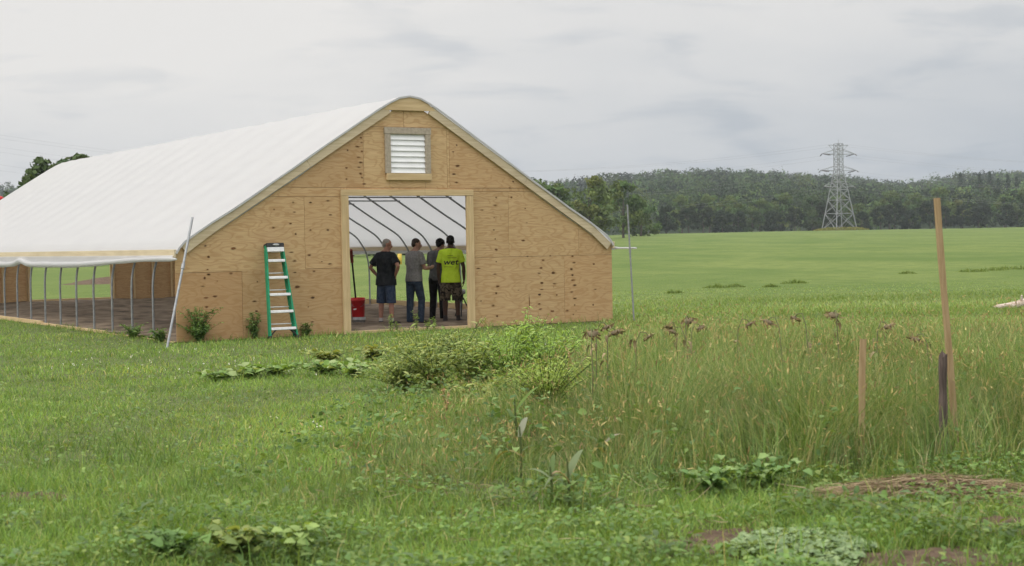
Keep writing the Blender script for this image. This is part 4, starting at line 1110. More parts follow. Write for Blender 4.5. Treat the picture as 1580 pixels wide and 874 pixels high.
LBL = {0: 'dark round tree in the row along the far edge of the field', 1: 'mid green round tree in the row along the far edge of the field', 2: 'light green round tree in the row along the far edge of the field',
       3: 'dark bushy tree with foliage to the ground at the far field edge', 4: 'low mid green bushy tree at the far field edge', 5: 'light green bushy tree at the far field edge', 6: 'yellowish green tree in the row along the far edge of the field', 7: 'narrow dark bushy tree at the far field edge'}
GRP = 'trees along the far edge of the field'
u = -0.135
while u < 0.40:
    d_ = edge_d(u); x = u * d_
    left = u < 0.088
    i = rnd.choice([2, 5, 2, 6, 5, 1] if (left and u > 0.0) else [0, 3, 7, 3, 0, 4] if u > 0.088 else [0, 3, 4, 1])
    s = rnd.uniform(0.85, 1.1) * (1.0 if left else 0.92)
    if u < -0.02: s *= 0.75
    if 0.015 < u < 0.066: s *= 1.22
    plant_tree(i, x + rnd.uniform(-1, 1), d_ + rnd.uniform(-4, 4), s, rnd.uniform(0, 6.28), LBL[i], GRP)
    u += (rnd.uniform(6.0, 9.0) * s) / d_
    if 0.083 < u < 0.098: u = 0.100
u = -0.01                                                       # a second row, taller and lighter, behind the first
while u < 0.40:
    d_ = edge_d(u) + rnd.uniform(14, 30); x = u * d_
    i = rnd.choice([1, 2, 2, 6, 2, 5, 0]) if u > 0.09 else rnd.choice([2, 2, 6, 5]); s = rnd.uniform(1.0, 1.35) * (0.80 if u < 0.09 else 1)
    plant_tree(i, x, d_, s, rnd.uniform(0, 6.28), LBL[i].replace('in the row along the far edge of', 'in the second row beyond').replace('at the far field edge', 'behind the first row of field trees'), 'taller trees behind the first row')
    u += rnd.uniform(7, 11) * s / d_
for (px, top, d_, i) in ((74, 258, 150, 10), (104, 241, 152, 10), (140, 240, 190, 10), (166, 237, 215, 10)):
    p = at_depth(px, 387, d_); z = terrain1(p.x, p.y); hgt = at_depth(px, top, d_).z - z
    plant_tree(i, p.x, p.y, hgt / 9.0, rnd.uniform(0, 6), {74: 'small leafy tree lower on the roof line at the far left', 104: 'airy tree rising highest above the roof line at the left', 140: 'tree top just showing over the ridge, first right of the airy tree', 166: 'tree top just showing over the ridge, nearest the gable'}[px], None)
for k, (px, top) in enumerate(((1483, 266), (1497, 277), (1512, 268), (1528, 264), (1541, 274), (1556, 268), (1569, 272), (1585, 266), (1600, 270))):
    d_ = 900 + 12 * (k % 3); p = at_depth(px, 360, d_); z = terrain1(p.x, p.y); hgt = min(26, max(12, at_depth(px, top, d_).z - z))
    i = 8 + k % 2; s = hgt / (18 if i == 8 else 16)
    t = plant_tree(i, p.x, p.y, s * 0.9, rnd.uniform(0, 6), 'tall dark pine breaking the skyline at the right', 'pines on the skyline at the right', 'pine_tree', s)
# the wooded hill beyond: one mass
rs = np.random.default_rng(21)
VV, QQ, CC = [], [], []; nv = 0
cells = []
for y in np.arange(668, 1780, 12.0):
    st_ = 12.0 + (y - 668) * 0.004
    for x in np.arange(-0.40 * y - 20, 0.42 * y + 20, st_):
        cells.append((x + rs.uniform(-4, 4), y + rs.uniform(-4, 4)))
cells = np.array(cells); zc = terrain(cells[:, 0], cells[:, 1])
# keep what can be seen: drop trees hidden well below a nearer crown line
elev = (zc + 13 - CAM_H) / cells[:, 1]; order = np.argsort(cells[:, 1]); hi = np.full(400, -9.0); keep = []
for k in order:
    b_ = int((cells[k, 0] / cells[k, 1] + 0.5) * 400); b_ = min(max(b_, 0), 399)
    if elev[k] > hi[b_] - 0.004: keep.append(k)
    hi[b_] = max(hi[b_], elev[k])
kinds = [crown_shape(np.random.default_rng(300 + i), 1.0, 0.44, kd) for i, kd in enumerate(['round', 'bushy', 'round', 'conifer', 'bushy'])]
for k in keep:
    x, y = cells[k]; z = zc[k]
    H = rs.uniform(9, 19); c, r_ = kinds[rs.choice(5, p=[.32, .3, .28, .04, .06])]
    base = np.array([DG, MG, LG, MG, YG][rs.choice(5, p=[.30, .3, .24, .1, .06])])
    n = int(150 if y < 1000 else 95)
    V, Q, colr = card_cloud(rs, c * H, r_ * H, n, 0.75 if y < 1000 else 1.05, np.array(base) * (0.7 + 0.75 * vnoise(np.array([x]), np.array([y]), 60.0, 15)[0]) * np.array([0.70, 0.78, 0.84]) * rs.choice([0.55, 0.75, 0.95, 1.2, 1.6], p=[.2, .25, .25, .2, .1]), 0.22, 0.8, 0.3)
    VV.append(V + np.array([x, y, z - 0.5])); QQ.append(Q + nv); CC.append(colr); nv += len(V)
me = fastmesh('forest', np.concatenate(VV), np.concatenate(QQ), None, np.concatenate(CC))
tag(link('forest', me, None, [MAT['crown']]), kind='stuff')
print('forest trees', len(keep), 'verts', nv)

# ------------------------------------------------------------------ grass
def blades(rs, x, y, z, h, w, lean, col, name, mat, az=None):
    n = len(x); az = rs.random(n) * 2 * np.pi if az is None else az; ph = rs.random(n) * 2 * np.pi
    wx, wy = np.cos(ph) * w / 2, np.sin(ph) * w / 2; lx, ly = np.cos(az) * lean * h, np.sin(az) * lean * h
    B = np.stack([x, y, z], 1); Wv = np.stack([wx, wy, np.zeros(n)], 1); Lv = np.stack([lx, ly, np.zeros(n)], 1)
    up = np.zeros((n, 3)); up[:, 2] = h
    bend = np.sqrt(np.clip(1 - 0.55 * lean ** 2, 0.15, 1))[:, None]
    m = B + up * 0.55 * bend ** 0.5 + Lv * 0.30; t = B + up * bend * 0.98 + Lv
    V = np.stack([B - Wv, B + Wv, m - Wv * 0.8, m + Wv * 0.8, t], 1).reshape(-1, 3)
    k = np.arange(n) * 5
    Q = np.stack([k, k + 1, k + 3, k + 2], 1); T = np.stack([k + 2, k + 3, k + 4], 1)
    return V, Q, T, np.repeat(col, 5, axis=0)
VEG = np.array([2.28, 2.24, 2.05])
class Pile:
    def __init__(s): s.V = []; s.Q = []; s.T = []; s.C = []; s.n = 0
    def add(s, V, Q=None, T=None, C=None):
        s.V.append(V); s.C.append(C)
        if Q is not None and len(Q): s.Q.append(Q + s.n)
        if T is not None and len(T): s.T.append(T + s.n)
        s.n += len(V)
    def build(s, name, mat, parent=None):
        me = fastmesh(name, np.concatenate(s.V), np.concatenate(s.Q) if s.Q else None, np.concatenate(s.T) if s.T else None, np.concatenate(s.C))
        return link(name, me, parent, [mat])
def leaves(rs, P, D, Nn, ln, wd, col, droop=0.25, fold=0.15):
    """pointed leaves from base P along D with upper side Nn"""
    D = D / np.linalg.norm(D, axis=1)[:, None]; S = np.cross(D, Nn); S /= np.linalg.norm(S, axis=1)[:, None] + 1e-9; U = np.cross(S, D)
    ln = ln[:, None]; wd = wd[:, None] / 2
    q1 = P + D * ln * 0.35 + U * ln * 0.06; q2 = P + D * ln * 0.72 - U * ln * droop * 0.35; t = P + D * ln * 0.97 - U * ln * droop
    V = np.stack([P, q1 - S * wd + U * wd * fold, q1, q1 + S * wd + U * wd * fold, q2 - S * wd * 0.72 + U * wd * fold, q2, q2 + S * wd * 0.72 + U * wd * fold, t], 1).reshape(-1, 3)
    k = np.arange(len(P)) * 8
    T = np.concatenate([np.stack([k, k + 2, k + 1], 1), np.stack([k, k + 3, k + 2], 1), np.stack([k + 4, k + 5, k + 7], 1), np.stack([k + 5, k + 6, k + 7], 1)])
    Q = np.concatenate([np.stack([k + 1, k + 2, k + 5, k + 4], 1), np.stack([k + 2, k + 3, k + 6, k + 5], 1)])
    return V, Q, T, np.repeat(col, 8, axis=0)
def palette(rs, n, cols, p=None, jit=0.18):
    c = np.array(cols)[rs.choice(len(cols), n, p=p)]; return np.clip(c * VEG * rs.uniform(1 - jit, 1 + jit, (n, 1)), 0, 0.85)

def tall_edge_x(y): return np.interp(y, [8.6, 9.3, 12, 14.5, 16, 18, 22, 26, 34], [-1.2, -1.9, -1.9, -1.6, -1.3, -0.9, 0.3, 0.9, 1.6])
def tall_front_y(x): return np.interp(x, [-1, 0, 0.45, 1.2, 2.2, 3.4, 6], [9.1, 9.1, 9.3, 9.6, 10.0, 10.15, 10.1])
def tallness(x, y):
    wob = 0.9 * (vnoise(x, y, 0.7, 31) - 0.5) + 0.5 * (vnoise(x, y, 0.25, 32) - 0.5)
    a = sstep(-0.3, 2.2, x - tall_edge_x(y) + wob); b = sstep(-0.4, 1.6, y - tall_front_y(x) + wob)
    c = 1 - sstep(21.0, 27.0, y)
    return np.minimum(a, b) * np.maximum(c, 0.0)
def in_house(x, y, m=0.0):
    s, l = to_local(x, y); return (s > -m) & (s < W + m) & (l > -m) & (l < L + m)
bare_spots = [(ground_at(1130, 842), 0.42, 0.20), (ground_at(1420, 868), 0.50, 0.13), (ground_at(1556, 815), 0.35, 0.14), (ground_at(35, 772), 0.32, 0.10), (ground_at(760, 760), 0.3, 0.25)]
def bare(x, y):
    k = np.zeros(len(x))
    for p, a, b_ in bare_spots: k = np.maximum(k, np.exp(-(((x - p.x) / a) ** 2 + ((y - p.y) / (b_ * 2.2)) ** 2) ** 1.5))
    return k
def frustum(rs, n, y0, y1, p=1.0, m=1.25, extra=1.2):
    y = y0 + (y1 - y0) * rs.random(n) ** p; hw = 0.335 * y * m + extra; return (rs.random(n) * 2 - 1) * hw, y

rs = np.random.default_rng(1)
GR = [(0.085, 0.135, 0.030), (0.065, 0.115, 0.026), (0.105, 0.150, 0.038), (0.048, 0.090, 0.024), (0.135, 0.160, 0.055), (0.21, 0.185, 0.095)]
pile = Pile()
for (y0, y1, n, w) in ((6.8, 12, 150000, 0.0042), (12, 19, 130000, 0.0055), (19, 36, 150000, 0.0085)):
    x, y = frustum(rs, n, y0, y1)
    s_, l_ = to_local(x, y)
    tl = tallness(x, y); patch = vnoise(x, y, 1.7, 41); p2 = vnoise(x, y, 0.45, 42); p3 = vnoise(x + 9, y, 4.5, 43)
    wall = np.exp(-(np.minimum(np.abs(l_ + 0.05), 9) / 0.16) ** 2) * (s_ > 0) * (s_ < W) + np.exp(-(np.minimum(np.abs(s_ + 0.1), 9) / 0.22) ** 2) * (l_ > 0) * (l_ < 7) * 0.8
    keep = (rs.random(n) > bare(x, y) * 0.97) & (rs.random(n) > 1.1 * np.exp(-((x - 2.86) / 0.55) ** 2 - ((y - 9.62) / 0.28) ** 2)) & (rs.random(n) > tl * 0.5) & ~in_house(x, y, 0.03) & (rs.random(n) < 0.45 + 0.7 * p2 + 0.3 * patch)
    keep &= ~((s_ > 3.3) & (s_ < 5.8) & (np.abs(l_) < 0.12))
    x, y, tl, patch, p2, p3, wall = [q[keep] for q in (x, y, tl, patch, p2, p3, wall)]; m = len(x)
    near = 1 - sstep(8.5, 13, y)
    h = (0.030 + 0.055 * rs.random(m) ** 1.6) * (0.6 + 0.8 * patch) * (1 + 0.6 * near) + 0.09 * tl * rs.random(m) + wall * rs.uniform(0.0, 0.16, m)
    h *= np.where(rs.random(m) < 0.03, 2.2, 1.0)
    c = palette(rs, m, GR, [.30, .24, .21, .16, .07, .02]); c *= (0.70 + 0.36 * p3 + 0.34 * (patch - 0.5) + 0.42 * p2)[:, None]
    dry = (vnoise(x, y, 2.6, 47) > 0.74) & (rs.random(m) < 0.22); c[dry] = c[dry] * np.array([1.4, 1.05, 1.1])
    V, Q, T, C = blades(rs, x, y, terrain(x, y) - 0.005, h, w * rs.uniform(.8, 1.5, m), rs.uniform(0.3, 1.15, m), c, '', None)
    pile.add(V, Q, T, C)
nt_ = 900; tx, ty = frustum(rs, nt_, 7.2, 27); ok_ = (tallness(tx, ty) < 0.45) & ~in_house(tx, ty, 0.3); tx, ty = tx[ok_], ty[ok_]
nb = 34; m = len(tx) * nb; sc_ = np.repeat(rs.uniform(0.5, 1.25, len(tx)) * (0.6 + 0.7 * (ty < 13)), nb)
x = np.repeat(tx, nb) + rs.normal(0, 0.045, m) * (1 + sc_); y = np.repeat(ty, nb) + rs.normal(0, 0.045, m) * (1 + sc_)
c = palette(rs, m, GR, [.22, .3, .12, .26, .07, .03]) * np.repeat(rs.uniform(.7, 1.15, len(tx)), nb)[:, None]
pile.add(*blades(rs, x, y, terrain(x, y) - 0.005, rs.uniform(0.06, 0.20, m) * sc_, 0.0055 * rs.uniform(.7, 1.5, m), rs.uniform(0.2, 1.1, m), c, '', None))
o = pile.build('mown_grass', MAT['blade']); tag(o, kind='stuff')

# long meadow grass on the right, with seed heads
rs = np.random.default_rng(2); pile = Pile()
TG = [(0.066, 0.105, 0.030), (0.052, 0.088, 0.026), (0.092, 0.125, 0.042), (0.125, 0.142, 0.058), (0.185, 0.165, 0.092), (0.040, 0.070, 0.022)]
def meadow(n, y0, y1, w, hs):
    x, y = frustum(rs, n, y0, y1)
    tl = tallness(x, y); tuft = vnoise(x, y, 0.35, 51); big = vnoise(x, y, 1.6, 52)
    stk = np.exp(-(((x - 2.47) / 0.10) ** 2)) * (y < 11.0) + np.exp(-(((x - 3.03) / 0.12) ** 2)) * (y < 11.0)
    keep = (rs.random(n) > stk * 0.0) & (rs.random(n) < tl * (0.25 + 1.1 * tuft)) & (rs.random(n) > bare(x, y)) & ~in_house(x, y, 0.25)
    x, y, tl, tuft, big = [q[keep] for q in (x, y, tl, tuft, big)]; m = len(x)
    right = sstep(-0.2, 1.8, x); far = sstep(13, 24, y)
    lump = vnoise(x, y, 0.55, 53)
    hmax = (0.36 + 0.38 * right) * (0.55 + 0.45 * big + 0.45 * lump) * (0.22 + 0.78 * tl) * (1 - 0.30 * far)
    h = hmax * (0.35 + 0.65 * rs.random(m) ** 0.7) * hs
    c = palette(rs, m, TG, [.25, .19, .2, .14, .12, .10]) * np.array([.88, .90, .88]); c *= (0.50 + 0.45 * big + 0.70 * lump)[:, None]
    return x, y, h, tl, c
for (y0, y1, n, w) in ((8.8, 13.5, 125000, 0.0055), (13.5, 19, 70000, 0.0075), (19, 30, 60000, 0.011)):
    x, y, h, tl, c = meadow(n, y0, y1, w, 1.0); m = len(x)
    az = 12.0 * vnoise(x, y, 0.8, 55) + 5.0 * vnoise(x, y, 0.22, 56) + rs.normal(0, 0.7, m); lay = 0.55 + 1.1 * vnoise(x + 7, y, 0.5, 57)
    V, Q, T, C = blades(rs, x, y, terrain(x, y) - 0.01, h, w * rs.uniform(.6, 1.4, m), np.clip(rs.gamma(2.2, 0.30, m) * lay, 0.05, 1.35), c, '', None, az); pile.add(V, Q, T, C)
tag(pile.build('tall_grass', MAT['blade']), kind='stuff')
pile = Pile(); SH = [(0.25, 0.20, 0.085), (0.20, 0.145, 0.065), (0.28, 0.23, 0.11), (0.18, 0.18, 0.07), (0.14, 0.10, 0.055)]
for (y0, y1, n, w) in ((9.6, 14, 8500, 0.0028), (14, 20, 9000, 0.0035), (20, 28, 7000, 0.005)):
    x, y, h, tl, c = meadow(n, y0, y1, w, 1.16); m = len(x); h = np.maximum(h, 0.2)
    z = terrain(x, y); az = rs.random(m) * 6.28; ln = rs.uniform(0.05, 0.32, m) * h
    V, Q, T, C = blades(rs, x, y, z, h, np.full(m, w), np.full(m, 0.02), palette(rs, m, [(0.12, 0.15, 0.05), (0.17, 0.16, 0.07)]), '', None)
    k = np.arange(m) * 5; lx, ly = np.cos(az) * ln, np.sin(az) * ln
    for q, f in ((2, .3), (3, .3), (4, 1.0)): V[k + q, 0] += lx * f; V[k + q, 1] += ly * f
    pile.add(V, Q, T, C)
    tip = V[k + 4]; D = np.stack([lx / h + rs.normal(0, .15, m), ly / h + rs.normal(0, .15, m), np.full(m, 0.8) - rs.random(m) * 0.9], 1)
    for q in range(2):
        Nn = rs.normal(size=(m, 3)); L_ = rs.uniform(0.02, 0.065, m); V2, Q2, T2, C2 = leaves(rs, tip - np.array([0, 0, 0.02]), D, Nn, L_, L_ * 0.16, palette(rs, m, SH) * 0.80, 0.15); pile.add(V2, Q2, T2, C2)
tag(pile.build('grass_seed_heads', MAT['dry']), kind='stuff')

# the field beyond: coarse sward, wind-laid swathes and darker tufts
rs = np.random.default_rng(3); pile = Pile()
FG = [(0.086, 0.132, 0.032), (0.069, 0.113, 0.028), (0.110, 0.145, 0.042), (0.134, 0.152, 0.054)]
for (y0, y1, n, w, hh) in ((24, 44, 110000, 0.014, 0.13), (44, 85, 90000, 0.022, 0.11)):
    x, y = frustum(rs, n, y0, y1, 1.0, 1.15, 2.0)
    keep = (rs.random(n) > sstep(36, 85, y)) & ~in_house(x, y, 0.05) & ~((y < 36) & (x < tall_edge_x(np.minimum(y, 34)) + 0.4))
    x, y = x[keep], y[keep]; m = len(x); a = vnoise(x, y, 7, 61); b_ = vnoise(x * 0.45, y, 3.0, 62)
    h = hh * (0.4 + 0.9 * rs.random(m)) * (0.6 + 0.8 * b_) * (1 - 0.78 * sstep(27, 58, y)); c = palette(rs, m, FG, [.35, .3, .22, .13]) * (0.84 + 0.30 * a)[:, None]
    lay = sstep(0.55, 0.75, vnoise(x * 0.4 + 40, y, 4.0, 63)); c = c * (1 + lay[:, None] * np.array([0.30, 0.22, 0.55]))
    V, Q, T, C = blades(rs, x, y, terrain(x, y) - 0.01, h, w * rs.uniform(.6, 1.4, m), rs.uniform(0.5, 1.25, m), c, '', None); pile.add(V, Q, T, C)
tag(pile.build('field_grass', MAT['blade']), kind='stuff')

# low broad-leaved weeds along the front, clover and plantain in the lawn
rs = np.random.default_rng(4); pile = Pile()
WG = [(0.068, 0.115, 0.031), (0.050, 0.090, 0.027), (0.088, 0.130, 0.038), (0.115, 0.150, 0.045), (0.062, 0.095, 0.042)]
n = 52000; x, y = frustum(rs, n, 6.9, 12.5, 1.25)
edge = np.interp(x, [-3, -1.6, -0.4, 0.6, 2, 4], [8.7, 9.0, 9.6, 9.8, 10.3, 10.3]) + 0.9 * (vnoise(x, y, 0.7, 71) - 0.5)
dens = (1 - sstep(-0.6, 0.5, y - edge)) * (0.25 + 1.2 * sstep(0.35, 0.7, vnoise(x, y, 0.42, 72))) + 0.05
keep = (rs.random(n) < dens) & (rs.random(n) > bare(x, y) * 1.2) & (rs.random(n) > 1.2 * np.exp(-((x - 2.86) / 0.55) ** 2 - ((y - 9.62) / 0.30) ** 2)); x, y = x[keep], y[keep]; m = len(x)
mound = vnoise(x, y, 0.42, 72); az = rs.random(m) * 6.28
kindf = vnoise(x, y, 0.6, 74); ln = np.where(kindf > 0.5, rs.uniform(0.022, 0.045, m), rs.uniform(0.03, 0.085, m))
D = np.stack([np.cos(az), np.sin(az), rs.uniform(-0.1, 0.9, m)], 1); Nn = np.tile([0, 0, 1.0], (m, 1)) + rs.normal(0, .3, (m, 3))
P = np.stack([x, y, terrain(x, y) + 0.01 + rs.random(m) * 0.15 * sstep(0.3, 0.75, mound)], 1)
c = palette(rs, m, WG, [.32, .28, .2, .08, .12]) * (0.75 + 0.5 * kindf)[:, None]
pile.add(*leaves(rs, P, D, Nn, ln, ln * np.where(kindf > 0.5, 0.8, 0.42), c))
n = 9000; x, y = frustum(rs, n, 9, 27); keep = (tallness(x, y) < 0.2) & ~in_house(x, y, .05) & (vnoise(x, y, 1.1, 76) > 0.45); x, y = x[keep], y[keep]; m = len(x); az = rs.random(m) * 6.28
D = np.stack([np.cos(az), np.sin(az), rs.uniform(0.1, 1.0, m)], 1); ln = rs.uniform(0.025, 0.06, m)
pile.add(*leaves(rs, np.stack([x, y, terrain(x, y) + rs.random(m) * .04], 1), D, np.tile([0, 0, 1.0], (m, 1)) + rs.normal(0, .3, (m, 3)), ln, ln * 0.7, palette(rs, m, WG)))
n = 4200; x, y = frustum(rs, n, 9.3, 17); tlw = tallness(x, y); keep = (tlw > 0.03) & (rs.random(n) < 0.12 + 1.1 * sstep(0.52, 0.75, vnoise(x, y, 0.55, 79)) * (1.2 - tlw * 0.7)); x, y, tlw = x[keep], y[keep], tlw[keep]
per = 5; m = len(x) * per; x, y, tlw = [np.repeat(q, per) for q in (x, y, tlw)]; az = rs.random(m) * 6.28; x = x + rs.normal(0, .035, m); y = y + rs.normal(0, .035, m)
ln = rs.uniform(0.03, 0.085, m); P = np.stack([x, y, terrain(x, y) + rs.uniform(0.03, 0.16, m) + 0.34 * tlw * rs.random(m)], 1)
pile.add(*leaves(rs, P, np.stack([np.cos(az), np.sin(az), rs.uniform(-.3, .8, m)], 1), np.tile([0, 0, 1.0], (m, 1)) + rs.normal(0, .4, (m, 3)), ln, ln * rs.uniform(.25, .7, m), palette(rs, m, [(0.05, 0.09, 0.028), (0.065, 0.11, 0.034), (0.09, 0.135, 0.045), (0.035, 0.065, 0.022)])))
tag(pile.build('low_weeds', MAT['leaf']), kind='stuff')
# small white clover heads and fallen pale bits in the lawn
pile = Pile(); n = 700; x, y = frustum(rs, n, 9, 24); keep = (tallness(x, y) < 0.1) & ~in_house(x, y, .1) & (vnoise(x, y, 1.9, 78) > 0.56); x, y = x[keep], y[keep]; m = len(x)
for q in range(3):
    az = rs.random(m) * 6.28; D = np.stack([np.cos(az), np.sin(az), rs.uniform(0.3, 1.5, m)], 1)
    pile.add(*leaves(rs, np.stack([x, y, terrain(x, y) + 0.07 + 0.03 * rs.random(m)], 1), D, rs.normal(size=(m, 3)), rs.uniform(.010, .02, m), rs.uniform(.010, .018, m), palette(rs, m, [(0.55, 0.55, 0.55), (0.45, 0.43, 0.50)])))
tag(pile.build('clover_flowers', MAT['leaf']), kind='stuff')

# straw heap and bare earth
rs = np.random.default_rng(6); pile = Pile(); n = 5000
c0 = ground_at(1425, 768); tt = rs.normal(0, 0.36, n); uu = rs.normal(0, 0.5, n)
x = c0.x + rs.normal(0.05, 0.34, n); y = c0.y + 0.10 * (x - c0.x) + rs.normal(0, 0.16, n)
hx = np.exp(-((x - c0.x) / 0.55) ** 2 - ((y - c0.y) / 0.22) ** 2); z = terrain(x, y) + 0.01 + 0.12 * hx * rs.random(n) ** 0.5
az = rs.normal(0.15, 0.45, n) + np.pi * (rs.random(n) < 0.5); D = np.stack([np.cos(az), np.sin(az), rs.normal(0, 0.12, n)], 1)
ln = rs.uniform(0.10, 0.34, n); pile.add(*leaves(rs, np.stack([x, y, z], 1), D, np.tile([0, 0, 1.0], (n, 1)) + rs.normal(0, .5, (n, 3)), ln, np.full(n, 0.0055), palette(rs, n, [(0.140, 0.106, 0.070), (0.100, 0.076, 0.050), (0.165, 0.132, 0.092), (0.062, 0.047, 0.032)], [.35, .3, .2, .15]), 0.1))
n = 2600; x, y = frustum(rs, n, 8.0, 11.5); keep = (x > -1.2) & (vnoise(x, y, 0.6, 81) > 0.55); x, y = x[keep], y[keep]; m = len(x); az = rs.random(m) * 6.28
ln = rs.uniform(.08, .3, m); pile.add(*leaves(rs, np.stack([x, y, terrain(x, y) + rs.uniform(.02, .10, m)], 1), np.stack([np.cos(az), np.sin(az), rs.normal(.1, .25, m)], 1), rs.normal(size=(m, 3)), ln, np.full(m, .005), palette(rs, m, [(0.13, 0.105, 0.065), (0.09, 0.07, 0.045), (0.17, 0.145, 0.095)]), 0.2))
tag(pile.build('straw', MAT['dry']), kind='stuff')
mb = MB(); nr, na = 16, 72
V, Fq = [], []
MAT['bare_soil'] = mottled('bare_soil', (0.070, 0.047, 0.033), (0.15, 0.105, 0.075), 9, 0.95, 0, 0.1, (1, 1, 1), 0.9, 0.03, 8)
for p, a, b_ in bare_spots[:4]:
    base = len(V)
    for i in range(nr + 1):
        for k in range(na):
            t = 2 * math.pi * k / na; f = i / nr * (1 + 0.25 * math.sin(3 * t + a * 9) + 0.15 * math.sin(7 * t))
            X, Y = p.x + a * f * math.cos(t), p.y + b_ * 2.0 * f * math.sin(t)
            V.append((X, Y, terrain1(X, Y) + 0.004 + 0.045 * (1 - (i / nr) ** 2) * float(vnoise(X, Y, .07, 7)) + 0.02 * (1 - i / nr) * float(vnoise(X, Y, .03, 8))))
    Fq += [(base + i * na + k, base + (i + 1) * na + k, base + (i + 1) * na + (k + 1) % na, base + i * na + (k + 1) % na) for i in range(nr) for k in range(na)]
mb.faces(V, Fq, 0, True); tag(mb.build('bare_ground', MAT['bare_soil']), kind='structure')
# brown earth turned over in the field, seen through the rear doorway
mb = MB(); V, Fq = [], []
p0, p1 = at_depth(95, 436, 74), at_depth(300, 432, 76); nn, mm = 40, 10
for i in range(nn + 1):
    for k in range(mm + 1):
        X = p0.x + (p1.x - p0.x) * i / nn; Y = 73 + 6 * k / mm + 0.6 * math.sin(X); prof_ = math.sin(math.pi * k / mm) * math.sin(math.pi * i / nn) ** .4
        V.append((X, Y, terrain1(X, Y) + 0.01 + 0.28 * prof_ * float(0.5 + vnoise(X, Y, .7, 7)) - 0.05))
Fq = [(i * (mm + 1) + k, (i + 1) * (mm + 1) + k, (i + 1) * (mm + 1) + k + 1, i * (mm + 1) + k + 1) for i in range(nn) for k in range(mm)]
mb.faces(V, Fq, 0, True); tag(mb.build('turned_earth', MAT['bare_soil']), kind='structure')

# ------------------------------------------------------------------ single plants
def plant_leaves(rs, stems, per, ln, ratio, cols, base_r, up=0.4, droop=0.35):
    """leaves set along a list of stems (arrays of points)"""
    Ps, Ds = [], []
    for st in stems:
        for k in range(per):
            t = rs.uniform(0.12, 1.0); f = t * (len(st) - 1); i = min(int(f), len(st) - 2); p = st[i] + (st[i + 1] - st[i]) * (f - i)
            a = rs.uniform(0, 6.28); Ps.append(p); Ds.append((math.cos(a), math.sin(a), rs.uniform(-0.35, 0.6) + up * 0.4))
    P = np.array(Ps); D = np.array(Ds); m = len(P); L_ = rs.uniform(*ln, m)
    return leaves(rs, P, D, np.tile([0, 0, 1.0], (m, 1)) + rs.normal(0, .35, (m, 3)), L_, L_ * ratio, palette(rs, m, cols), droop)
def stem_set(rs, n, H, spread, curve=0.5):
    out = []
    for i in range(n):
        a = rs.uniform(0, 6.28); r_ = spread * rs.uniform(0.15, 1.0); h = H * rs.uniform(0.65, 1.0)
        out.append(np.array([(0.25 * r_ * math.cos(a) * t + r_ * math.cos(a) * t * t * 0.75, 0.25 * r_ * math.sin(a) * t + r_ * math.sin(a) * t * t * 0.75, h * (t - 0.12 * t * t * curve)) for t in np.linspace(0, 1, 6)]))
    return out
def make_plant(name, loc, rs, stems, per, ln, ratio, cols, label, cat='plant', group=None, stem_col=(0.07, 0.11, 0.035), droop=0.35, r=0.004, up=0.4, mat='leaf'):
    e = empty(name, loc); V, Q, T, C = plant_leaves(rs, stems, per, ln, ratio, cols, 0, up, droop)
    me = fastmesh('foliage', V, Q, T, C); link('foliage', me, e, [MAT[mat]])
    mb = MB()
    for st in stems: mb.tube([tuple(p) for p in st], [r * (1.2 - 0.8 * i / 5) for i in range(len(st))], 5)
    me = mb.mesh('stems'); at = me.attributes.new('col', 'FLOAT_COLOR', 'POINT'); c4 = np.ones((len(mb.v), 4), np.float32); c4[:, :3] = stem_col; at.data.foreach_set('color', c4.ravel())
    link('stems', me, e, [MAT[mat]]); tag(e, label, cat, group); return e
rs = np.random.default_rng(31); rnd = random.Random(8)
BG = [(0.12, 0.155, 0.05), (0.10, 0.14, 0.045), (0.145, 0.175, 0.06), (0.17, 0.19, 0.075), (0.085, 0.12, 0.038)]
bush_lbl = ['leafy garden plant at the left end of the bushy row before the doorway', 'tall pale leaved garden plant, second in the bushy row', 'full leafy garden plant in the middle of the bushy row', 'bright green garden plant right of the middle of the bushy row', 'leafy garden plant at the right end of the bushy row',
            'garden plant at the back of the bushy row on its left', 'garden plant at the back middle of the bushy row', 'bright garden plant at the back right of the bushy row', 'low leafy plant fronting the bushy row']
for k, (px, py, h) in enumerate([(622, 603, .44), (672, 606, .60), (728, 606, .58), (786, 605, .64), (846, 602, .66), (650, 578, .56), (712, 575, .62), (812, 574, .70), (752, 624, .26)]):
    p = ground_at(px, py)
    st = stem_set(rs, 24, h * 0.92, 0.56) + stem_set(rs, 14, h * 0.5, 0.62) + stem_set(rs, 16, h * 1.18, 0.45, 0.1)
    make_plant('garden_plant', p, rs, st, 26, (0.045, 0.105), 0.27, BG if k not in (3, 4, 7) else [(0.13, 0.205, 0.045), (0.14, 0.205, 0.05), (0.10, 0.16, 0.04), (0.155, 0.205, 0.065)], bush_lbl[k], 'plant', 'bushy garden plants before the doorway')
SQ = [(0.085, 0.140, 0.040), (0.105, 0.158, 0.052), (0.075, 0.122, 0.036), (0.145, 0.185, 0.085)]
sq_lbl = {340: 'low squash plant furthest left in the lawn', 385: 'low pale leaved squash plant, second from the left in the lawn', 425: 'low squash plant just below the ladder', 500: 'squash plant left of the bushy row', 545: 'broad leaved squash plant nearest the bushy row', 575: 'yellowish squash plant just behind the broad leaved one', 505.5: 'yellowish squash plant between the ladder and the bushy row'}
